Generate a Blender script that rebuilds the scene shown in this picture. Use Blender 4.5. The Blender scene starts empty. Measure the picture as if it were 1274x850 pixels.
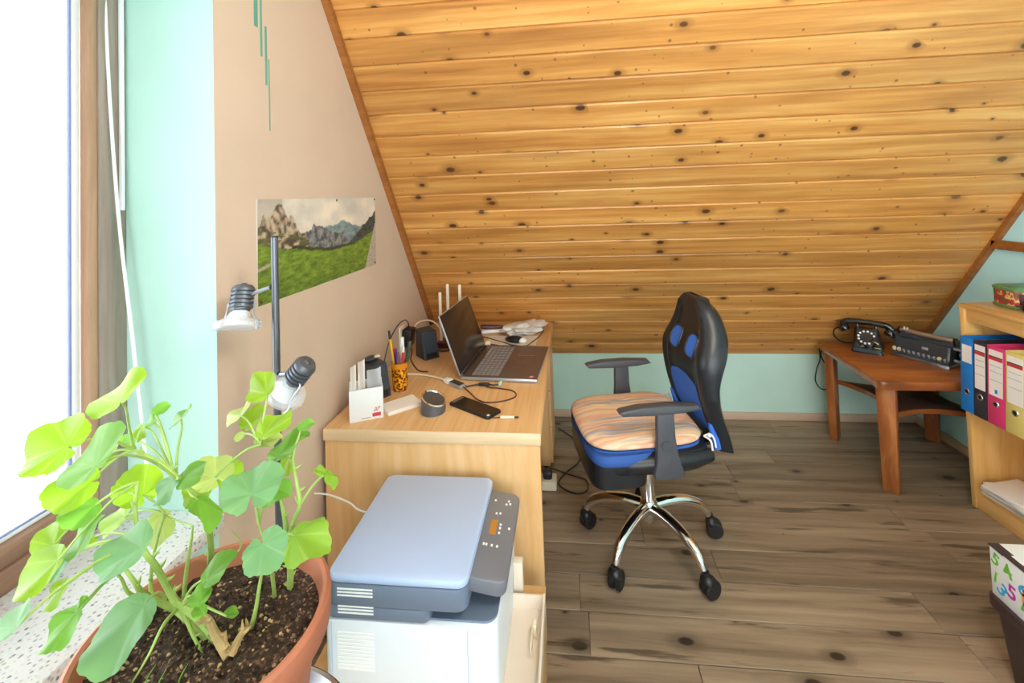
import bpy, bmesh, math, random
from mathutils import Matrix, Vector, noise
random.seed(7)
PI = math.pi
SC = bpy.context.scene
COL = SC.collection

# ------------------------------------------------------------------ camera
YAW, PIT, ROL = 0.10843, 0.03274, -0.0343
F_PX, CX, CY = 565.0, 643.0, 226.5
_f = Vector((-math.sin(YAW)*math.cos(PIT), math.cos(YAW)*math.cos(PIT), math.sin(PIT)))
_r = Vector((math.cos(YAW), math.sin(YAW), 0))
_u = _r.cross(_f)
_r2 = math.cos(ROL)*_r + math.sin(ROL)*_u
_u2 = -math.sin(ROL)*_r + math.cos(ROL)*_u
cam = bpy.data.cameras.new('camera')
cam.sensor_width = 36.0
cam.lens = F_PX/1274*36
cam.shift_x = -(CX-637)/1274
cam.shift_y = -(425-CY)/1274
cam.clip_start = 0.02
cam_ob = bpy.data.objects.new('camera', cam)
COL.objects.link(cam_ob)
m = Matrix((_r2, _u2, -_f)).transposed().to_4x4()
m.translation = (0, 0, 1.6)
cam_ob.matrix_world = m
SC.camera = cam_ob

# ------------------------------------------------------------------ sky, fill light, exposure
world = bpy.data.worlds.new('sky')
SC.world = world
world.use_nodes = True
bg = world.node_tree.nodes['Background']
bg.inputs[0].default_value = (0.93, 0.98, 1.0, 1)
bg.inputs[1].default_value = 5.6
SC.view_settings.view_transform = 'Standard'
SC.view_settings.look = 'None'
SC.view_settings.exposure = 0.45
SC.view_settings.gamma = 1.0
SC.view_settings.use_curve_mapping = False
SC.cycles.use_denoising = True
SC.cycles.max_bounces = 10
SC.cycles.diffuse_bounces = 6
SC.cycles.sample_clamp_indirect = 8.0

def lamp(name, loc, power, radius, color):
    l = bpy.data.lights.new(name, 'POINT')
    l.energy = power
    l.shadow_soft_size = radius
    l.color = color
    o = bpy.data.objects.new(name, l)
    COL.objects.link(o)
    o.location = loc
    return o
lamp('room_fill_light', (0.6, 0.35, 2.3), 36, 0.22, (1.0, 0.94, 0.86))  # unseen point light added to lift the room's shadows

# ------------------------------------------------------------------ materials
def new_mat(name):
    mt = bpy.data.materials.new(name)
    mt.use_nodes = True
    nt = mt.node_tree
    return mt, nt, nt.nodes['Principled BSDF'], nt.nodes['Material Output']

def nd(nt, t, **kw):
    n = nt.nodes.new(t)
    for k, v in kw.items():
        setattr(n, k, v)
    return n

def ramp(nt, fac, stops):
    r = nd(nt, 'ShaderNodeValToRGB')
    el = r.color_ramp.elements
    while len(el) < len(stops):
        el.new(0.5)
    for e, (p, c) in zip(el, stops):
        e.position = p
        e.color = (c[0], c[1], c[2], 1)
    nt.links.new(fac, r.inputs[0])
    return r.outputs[0]

def srgb(h):
    v = [int(h[i:i+2], 16)/255 for i in (0, 2, 4)]
    return tuple(c/12.92 if c <= 0.04045 else ((c+0.055)/1.055)**2.4 for c in v)

def mul(nt, a, b):
    n = nd(nt, 'ShaderNodeMath', operation='MULTIPLY')
    nt.links.new(a, n.inputs[0])
    if isinstance(b, (int, float)):
        n.inputs[1].default_value = b
    else:
        nt.links.new(b, n.inputs[1])
    return n.outputs[0]

def mixc(nt, fac, a, b, mode='MIX'):
    n = nd(nt, 'ShaderNodeMix', data_type='RGBA', blend_type=mode)
    for sock, v in ((n.inputs[0], fac), (n.inputs[6], a), (n.inputs[7], b)):
        if isinstance(v, (int, float)):
            sock.default_value = v
        elif isinstance(v, tuple):
            sock.default_value = (v[0], v[1], v[2], 1)
        else:
            nt.links.new(v, sock)
    return n.outputs[2]

def coords(nt, scale, jitter=23.0, use='Object'):
    tc = nd(nt, 'ShaderNodeTexCoord')
    oi = nd(nt, 'ShaderNodeObjectInfo')
    ml = nd(nt, 'ShaderNodeVectorMath', operation='MULTIPLY_ADD')
    cb = nd(nt, 'ShaderNodeCombineXYZ')
    for i in range(3):
        nt.links.new(mul(nt, oi.outputs['Random'], jitter*(1+0.37*i)), cb.inputs[i])
    nt.links.new(tc.outputs[use], ml.inputs[0])
    ml.inputs[1].default_value = (1, 1, 1)
    nt.links.new(cb.outputs[0], ml.inputs[2])
    mp = nd(nt, 'ShaderNodeMapping')
    mp.inputs['Scale'].default_value = scale
    nt.links.new(ml.outputs[0], mp.inputs[0])
    return mp.outputs[0], oi.outputs['Random'], ml.outputs[0]

def wood(name, dark, mid, light, axis=0, rough=0.45, fine=26.0, long=1.1, knots=0.0, knotcol=(0.08, 0.03, 0.012),
         var=0.16, knot_scale=(2.3, 6.0, 6.0), bump=0.15, coat=0.0, swirl=0.35, pins=False, streaks=False):
    mt, nt, b, out = new_mat(name)
    sc = [fine]*3
    sc[axis] = long
    v, rnd, raw = coords(nt, tuple(sc))
    # gentle meander of the grain
    wob = nd(nt, 'ShaderNodeTexNoise')
    wob.inputs['Scale'].default_value = 2.2
    wob.inputs['Detail'].default_value = 2
    nt.links.new(raw, wob.inputs['Vector'])
    add = nd(nt, 'ShaderNodeVectorMath', operation='MULTIPLY_ADD')
    nt.links.new(wob.outputs['Color'], add.inputs[0])
    s3 = [swirl*6]*3
    s3[axis] = 0.1
    add.inputs[1].default_value = s3
    nt.links.new(v, add.inputs[2])
    n1 = nd(nt, 'ShaderNodeTexNoise')
    n1.inputs['Scale'].default_value = 1.0
    n1.inputs['Detail'].default_value = 5
    n1.inputs['Roughness'].default_value = 0.6
    nt.links.new(add.outputs[0], n1.inputs['Vector'])
    col = ramp(nt, n1.outputs['Fac'], [(0.28, dark), (0.5, mid), (0.72, light)])
    fac_bump = n1.outputs['Fac']
    if knots > 0:
        mp = nd(nt, 'ShaderNodeMapping')
        ks = list(knot_scale)
        if axis == 1:
            ks = [ks[1], ks[0], ks[2]]
        if axis == 2:
            ks = [ks[2], ks[1], ks[0]]
        mp.inputs['Scale'].default_value = ks
        nt.links.new(raw, mp.inputs[0])
        vo = nd(nt, 'ShaderNodeTexVoronoi', voronoi_dimensions='2D' if axis == 0 else '3D')
        vo.inputs['Scale'].default_value = 1.0
        nt.links.new(mp.outputs[0], vo.inputs['Vector'])
        sep = nd(nt, 'ShaderNodeSeparateColor')
        nt.links.new(vo.outputs['Color'], sep.inputs[0])
        # knot radius varies by cell; most cells have none
        thr = nd(nt, 'ShaderNodeMapRange')
        thr.inputs['From Min'].default_value = 1-knots
        thr.inputs['From Max'].default_value = 1.0
        thr.inputs['To Min'].default_value = 0.0
        thr.inputs['To Max'].default_value = 0.15
        nt.links.new(sep.outputs[0], thr.inputs['Value'])
        dv = nd(nt, 'ShaderNodeMath', operation='DIVIDE')
        nt.links.new(vo.outputs['Distance'], dv.inputs[0])
        ad = nd(nt, 'ShaderNodeMath', operation='ADD')
        nt.links.new(thr.outputs[0], ad.inputs[0])
        ad.inputs[1].default_value = 0.0005
        nt.links.new(ad.outputs[0], dv.inputs[1])
        k1 = nd(nt, 'ShaderNodeMapRange', interpolation_type='SMOOTHSTEP')
        k1.inputs['From Min'].default_value = 0.55
        k1.inputs['From Max'].default_value = 1.0
        k1.inputs['To Min'].default_value = 0.95
        k1.inputs['To Max'].default_value = 0.0
        nt.links.new(dv.outputs[0], k1.inputs['Value'])
        k2 = nd(nt, 'ShaderNodeMapRange', interpolation_type='SMOOTHSTEP')
        k2.inputs['From Min'].default_value = 0.9
        k2.inputs['From Max'].default_value = 2.6
        k2.inputs['To Min'].default_value = 0.5
        k2.inputs['To Max'].default_value = 0.0
        nt.links.new(dv.outputs[0], k2.inputs['Value'])
        col = mixc(nt, k2.outputs[0], col, tuple(0.55*c for c in dark))
        col = mixc(nt, k1.outputs[0], col, knotcol)
    if pins:
        # many pin knots, a few millimetres wide
        vp = nd(nt, 'ShaderNodeTexVoronoi', voronoi_dimensions='2D')
        vp.inputs['Scale'].default_value = 17
        nt.links.new(raw, vp.inputs['Vector'])
        sp_ = nd(nt, 'ShaderNodeSeparateColor')
        nt.links.new(vp.outputs['Color'], sp_.inputs[0])
        t1 = nd(nt, 'ShaderNodeMapRange')
        t1.inputs['From Min'].default_value = 0.8
        t1.inputs['From Max'].default_value = 1.0
        t1.inputs['To Min'].default_value = 0.0
        t1.inputs['To Max'].default_value = 0.13
        nt.links.new(sp_.outputs[0], t1.inputs['Value'])
        lt = nd(nt, 'ShaderNodeMath', operation='SUBTRACT')
        nt.links.new(t1.outputs[0], lt.inputs[0])
        nt.links.new(vp.outputs['Distance'], lt.inputs[1])
        t2 = nd(nt, 'ShaderNodeMapRange', interpolation_type='SMOOTHSTEP')
        t2.inputs['From Min'].default_value = -0.03
        t2.inputs['From Max'].default_value = 0.05
        t2.inputs['To Max'].default_value = 0.75
        nt.links.new(lt.outputs[0], t2.inputs['Value'])
        col = mixc(nt, t2.outputs[0], col, tuple(0.32*c for c in dark))
        # darker figure bands
        wv = nd(nt, 'ShaderNodeTexNoise')
        wv.inputs['Scale'].default_value = 1.0
        wv.inputs['Detail'].default_value = 2
        mq = nd(nt, 'ShaderNodeMapping')
        mq.inputs['Scale'].default_value = (1.6, 9, 9)
        nt.links.new(raw, mq.inputs[0])
        nt.links.new(mq.outputs[0], wv.inputs['Vector'])
        t3 = nd(nt, 'ShaderNodeMapRange')
        t3.inputs['From Min'].default_value = 0.5
        t3.inputs['From Max'].default_value = 0.72
        t3.inputs['To Max'].default_value = 0.45
        nt.links.new(wv.outputs['Fac'], t3.inputs['Value'])
        col = mixc(nt, t3.outputs[0], col, tuple(0.8*c for c in dark))
    if streaks:
        wv = nd(nt, 'ShaderNodeTexNoise')
        wv.inputs['Scale'].default_value = 1.0
        wv.inputs['Detail'].default_value = 4
        wv.inputs['Roughness'].default_value = 0.55
        mq = nd(nt, 'ShaderNodeMapping')
        mq.inputs['Scale'].default_value = (2.2, 22, 22)
        nt.links.new(raw, mq.inputs[0])
        nt.links.new(mq.outputs[0], wv.inputs['Vector'])
        t3 = nd(nt, 'ShaderNodeMapRange', interpolation_type='SMOOTHSTEP')
        t3.inputs['From Min'].default_value = 0.58
        t3.inputs['From Max'].default_value = 0.68
        t3.inputs['To Max'].default_value = 0.8
        nt.links.new(wv.outputs['Fac'], t3.inputs['Value'])
        col = mixc(nt, t3.outputs[0], col, tuple(0.45*c for c in dark))
    # board to board tone
    hv = nd(nt, 'ShaderNodeHueSaturation')
    mr = nd(nt, 'ShaderNodeMapRange')
    mr.inputs['To Min'].default_value = 1-var
    mr.inputs['To Max'].default_value = 1+var
    nt.links.new(rnd, mr.inputs['Value'])
    nt.links.new(mr.outputs[0], hv.inputs['Value'])
    nt.links.new(col, hv.inputs['Color'])
    nt.links.new(hv.outputs[0], b.inputs['Base Color'])
    b.inputs['Roughness'].default_value = rough
    b.inputs['Coat Weight'].default_value = coat
    b.inputs['Coat Roughness'].default_value = 0.12
    bp = nd(nt, 'ShaderNodeBump')
    bp.inputs['Strength'].default_value = bump
    bp.inputs['Distance'].default_value = 0.002
    nt.links.new(fac_bump, bp.inputs['Height'])
    nt.links.new(bp.outputs[0], b.inputs['Normal'])
    return mt

def plain(name, col, rough=0.5, metal=0.0, bump=0.0, bscale=200.0, var=0.04, coat=0.0, spec=0.5, vscale=6.0):
    mt, nt, b, out = new_mat(name)
    v, rnd, raw = coords(nt, (1, 1, 1), 5.0)
    n1 = nd(nt, 'ShaderNodeTexNoise')
    n1.inputs['Scale'].default_value = vscale
    n1.inputs['Detail'].default_value = 4
    nt.links.new(v, n1.inputs['Vector'])
    c = ramp(nt, n1.outputs['Fac'], [(0.3, tuple(x*(1-var) for x in col)), (0.7, tuple(min(1, x*(1+var)) for x in col))])
    nt.links.new(c, b.inputs['Base Color'])
    b.inputs['Roughness'].default_value = rough
    b.inputs['Metallic'].default_value = metal
    b.inputs['Coat Weight'].default_value = coat
    b.inputs['Specular IOR Level'].default_value = spec
    if bump > 0:
        n2 = nd(nt, 'ShaderNodeTexNoise')
        n2.inputs['Scale'].default_value = bscale
        n2.inputs['Detail'].default_value = 3
        nt.links.new(v, n2.inputs['Vector'])
        bp = nd(nt, 'ShaderNodeBump')
        bp.inputs['Strength'].default_value = bump
        bp.inputs['Distance'].default_value = 0.004
        nt.links.new(n2.outputs['Fac'], bp.inputs['Height'])
        nt.links.new(bp.outputs[0], b.inputs['Normal'])
    return mt

def glass_mat(name, tint=(1, 1, 1), fres=1.45, base=0.0):
    mt, nt, b, out = new_mat(name)
    nt.nodes.remove(b)
    tr = nd(nt, 'ShaderNodeBsdfTransparent')
    tr.inputs[0].default_value = (*tint, 1)
    gl = nd(nt, 'ShaderNodeBsdfGlossy')
    gl.inputs['Roughness'].default_value = 0.02
    fr = nd(nt, 'ShaderNodeFresnel')
    fr.inputs[0].default_value = fres
    mx = nd(nt, 'ShaderNodeMixShader')
    if base:
        mm = nd(nt, 'ShaderNodeMath', operation='ADD')
        nt.links.new(fr.outputs[0], mm.inputs[0])
        mm.inputs[1].default_value = base
        nt.links.new(mm.outputs[0], mx.inputs[0])
    else:
        nt.links.new(fr.outputs[0], mx.inputs[0])
    nt.links.new(tr.outputs[0], mx.inputs[1])
    nt.links.new(gl.outputs[0], mx.inputs[2])
    nt.links.new(mx.outputs[0], out.inputs[0])
    return mt

def lamp_glass(name):
    mt, nt, b, out = new_mat(name)
    b.inputs['Base Color'].default_value = (0.9, 0.92, 0.95, 1)
    b.inputs['Roughness'].default_value = 0.15
    tr = nd(nt, 'ShaderNodeBsdfTransparent')
    tr.inputs[0].default_value = (0.97, 0.98, 1.0, 1)
    fr = nd(nt, 'ShaderNodeLayerWeight')
    fr.inputs[0].default_value = 0.35
    mr = nd(nt, 'ShaderNodeMapRange')
    mr.inputs['To Min'].default_value = 0.14
    mr.inputs['To Max'].default_value = 0.6
    nt.links.new(fr.outputs['Facing'], mr.inputs['Value'])
    mx = nd(nt, 'ShaderNodeMixShader')
    nt.links.new(mr.outputs[0], mx.inputs[0])
    nt.links.new(tr.outputs[0], mx.inputs[1])
    nt.links.new(b.outputs[0], mx.inputs[2])
    nt.links.new(mx.outputs[0], out.inputs[0])
    return mt

def leaf_mat(name, top, under, vein):
    mt, nt, b, out = new_mat(name)
    v, rnd, raw = coords(nt, (1, 1, 1), 9.0)
    n1 = nd(nt, 'ShaderNodeTexNoise')
    n1.inputs['Scale'].default_value = 35
    n1.inputs['Detail'].default_value = 4
    nt.links.new(v, n1.inputs['Vector'])
    c = ramp(nt, n1.outputs['Fac'], [(0.3, tuple(x*0.8 for x in top)), (0.7, top)])
    # veins radiate from the leaf base along the u,v of the blade (UV map)
    tc = nd(nt, 'ShaderNodeTexCoord')
    sp = nd(nt, 'ShaderNodeSeparateXYZ')
    nt.links.new(tc.outputs['UV'], sp.inputs[0])
    w = nd(nt, 'ShaderNodeMath', operation='PINGPONG')
    nt.links.new(sp.outputs[0], w.inputs[0])
    w.inputs[1].default_value = 1/14
    mr = nd(nt, 'ShaderNodeMapRange')
    mr.inputs['From Min'].default_value = 0.0
    mr.inputs['From Max'].default_value = 0.012
    mr.inputs['To Min'].default_value = 0.6
    mr.inputs['To Max'].default_value = 0.0
    nt.links.new(w.outputs[0], mr.inputs['Value'])
    c = mixc(nt, mr.outputs[0], c, vein)
    hv = nd(nt, 'ShaderNodeHueSaturation')
    m2 = nd(nt, 'ShaderNodeMapRange')
    m2.inputs['To Min'].default_value = 0.82
    m2.inputs['To Max'].default_value = 1.18
    nt.links.new(rnd, m2.inputs['Value'])
    nt.links.new(m2.outputs[0], hv.inputs['Value'])
    nt.links.new(c, hv.inputs['Color'])
    nt.links.new(hv.outputs[0], b.inputs['Base Color'])
    b.inputs['Roughness'].default_value = 0.42
    tl = nd(nt, 'ShaderNodeBsdfTranslucent')
    tl.inputs[0].default_value = (*under, 1)
    mx = nd(nt, 'ShaderNodeMixShader')
    mx.inputs[0].default_value = 0.5
    nt.links.new(b.outputs[0], mx.inputs[1])
    nt.links.new(tl.outputs[0], mx.inputs[2])
    nt.links.new(mx.outputs[0], out.inputs[0])
    return mt

def attr_mat(name, rough=0.5):
    mt, nt, b, out = new_mat(name)
    a = nd(nt, 'ShaderNodeVertexColor', layer_name='print')
    n1 = nd(nt, 'ShaderNodeTexNoise')
    n1.inputs['Scale'].default_value = 60
    n1.inputs['Detail'].default_value = 6
    c = mixc(nt, 0.25, a.outputs[0], n1.outputs['Fac'], 'SOFT_LIGHT')
    nt.links.new(c, b.inputs['Base Color'])
    b.inputs['Roughness'].default_value = rough
    return mt

def terrazzo(name):
    mt, nt, b, out = new_mat(name)
    tc = nd(nt, 'ShaderNodeTexCoord')
    vo = nd(nt, 'ShaderNodeTexVoronoi')
    vo.inputs['Scale'].default_value = 125
    nt.links.new(tc.outputs['Object'], vo.inputs['Vector'])
    sep = nd(nt, 'ShaderNodeSeparateColor')
    nt.links.new(vo.outputs['Color'], sep.inputs[0])
    c = ramp(nt, sep.outputs[0], [(0.0, srgb('e4e8ee')), (0.6, srgb('d8dce4')), (0.72, srgb('aab0bc')), (0.86, srgb('70788a')), (0.95, srgb('c0bcb8'))])
    d = nd(nt, 'ShaderNodeMapRange')
    d.inputs['From Min'].default_value = 0.3
    d.inputs['From Max'].default_value = 0.5
    nt.links.new(vo.outputs['Distance'], d.inputs['Value'])
    c = mixc(nt, d.outputs[0], c, srgb('e6e6e8'))
    nt.links.new(c, b.inputs['Base Color'])
    b.inputs['Roughness'].default_value = 0.35
    return mt

def stripes_mat(name):
    mt, nt, b, out = new_mat(name)
    tc = nd(nt, 'ShaderNodeTexCoord')
    wob = nd(nt, 'ShaderNodeTexNoise')
    wob.inputs['Scale'].default_value = 6
    nt.links.new(tc.outputs['Object'], wob.inputs['Vector'])
    add = nd(nt, 'ShaderNodeVectorMath', operation='MULTIPLY_ADD')
    nt.links.new(wob.outputs['Color'], add.inputs[0])
    add.inputs[1].default_value = (0.0, 0.06, 0.0)
    nt.links.new(tc.outputs['Object'], add.inputs[2])
    mp = nd(nt, 'ShaderNodeMapping')
    mp.inputs['Scale'].default_value = (0.5, 10.0, 0.5)
    nt.links.new(add.outputs[0], mp.inputs[0])
    n1 = nd(nt, 'ShaderNodeTexNoise')
    n1.inputs['Scale'].default_value = 1.0
    n1.inputs['Detail'].default_value = 3
    n1.inputs['Roughness'].default_value = 0.65
    nt.links.new(mp.outputs[0], n1.inputs['Vector'])
    c = ramp(nt, n1.outputs['Fac'], [(0.30, srgb('8c9cbc')), (0.38, srgb('e4c4a8')), (0.43, srgb('eccfa4')), (0.48, srgb('e2a890')),
                                    (0.52, srgb('f0d8b4')), (0.56, srgb('a4a8b8')), (0.6, srgb('e8b48c')), (0.66, srgb('ecd8b8')), (0.72, srgb('94a2be'))])
    nt.links.new(c, b.inputs['Base Color'])
    b.inputs['Roughness'].default_value = 0.9
    n2 = nd(nt, 'ShaderNodeTexNoise')
    n2.inputs['Scale'].default_value = 40
    nt.links.new(tc.outputs['Object'], n2.inputs['Vector'])
    bp = nd(nt, 'ShaderNodeBump')
    bp.inputs['Strength'].default_value = 0.3
    bp.inputs['Distance'].default_value = 0.01
    nt.links.new(n2.outputs['Fac'], bp.inputs['Height'])
    nt.links.new(bp.outputs[0], b.inputs['Normal'])
    return mt

def soil_mat(name):
    mt, nt, b, out = new_mat(name)
    tc = nd(nt, 'ShaderNodeTexCoord')
    vo = nd(nt, 'ShaderNodeTexVoronoi')
    vo.inputs['Scale'].default_value = 260
    nt.links.new(tc.outputs['Object'], vo.inputs['Vector'])
    sep = nd(nt, 'ShaderNodeSeparateColor')
    nt.links.new(vo.outputs['Color'], sep.inputs[0])
    c = ramp(nt, sep.outputs[0], [(0.0, srgb('241812')), (0.6, srgb('36251c')), (0.84, srgb('513a2c')), (0.95, srgb('7a5c46')), (1.0, srgb('a08468'))])
    nt.links.new(c, b.inputs['Base Color'])
    b.inputs['Roughness'].default_value = 0.95
    return mt

def cup_mat(name):
    mt, nt, b, out = new_mat(name)
    tc = nd(nt, 'ShaderNodeTexCoord')
    vo = nd(nt, 'ShaderNodeTexVoronoi', feature='SMOOTH_F1')
    vo.inputs['Scale'].default_value = 105
    nt.links.new(tc.outputs['Object'], vo.inputs['Vector'])
    c = ramp(nt, vo.outputs['Distance'], [(0.26, srgb('4c2410')), (0.40, srgb('98480c')), (0.52, srgb('e09a10')), (0.8, srgb('f0b428'))])
    sp = nd(nt, 'ShaderNodeSeparateXYZ')
    nt.links.new(tc.outputs['Object'], sp.inputs[0])
    z = ramp(nt, sp.outputs[2], [(0.100, (0, 0, 0)), (0.104, (1, 1, 1))])
    c = mixc(nt, z, c, srgb('d88a10'))
    nt.links.new(c, b.inputs['Base Color'])
    b.inputs['Roughness'].default_value = 0.25
    b.inputs['Coat Weight'].default_value = 0.5
    return mt

def tin_mat(name):
    mt, nt, b, out = new_mat(name)
    tc = nd(nt, 'ShaderNodeTexCoord')
    mp = nd(nt, 'ShaderNodeMapping')
    mp.inputs['Scale'].default_value = (34, 34, 30)
    nt.links.new(tc.outputs['Object'], mp.inputs[0])
    n1 = nd(nt, 'ShaderNodeTexNoise')
    n1.inputs['Scale'].default_value = 1.4
    n1.inputs['Detail'].default_value = 2
    nt.links.new(mp.outputs[0], n1.inputs['Vector'])
    c = ramp(nt, n1.outputs['Fac'], [(0.38, srgb('2f6a3a')), (0.43, srgb('a83038')), (0.56, srgb('b83c40')), (0.60, srgb('d8c080')), (0.68, srgb('d0b070')), (0.7, srgb('9c2c34'))])
    nt.links.new(c, b.inputs['Base Color'])
    b.inputs['Roughness'].default_value = 0.35
    return mt

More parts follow.
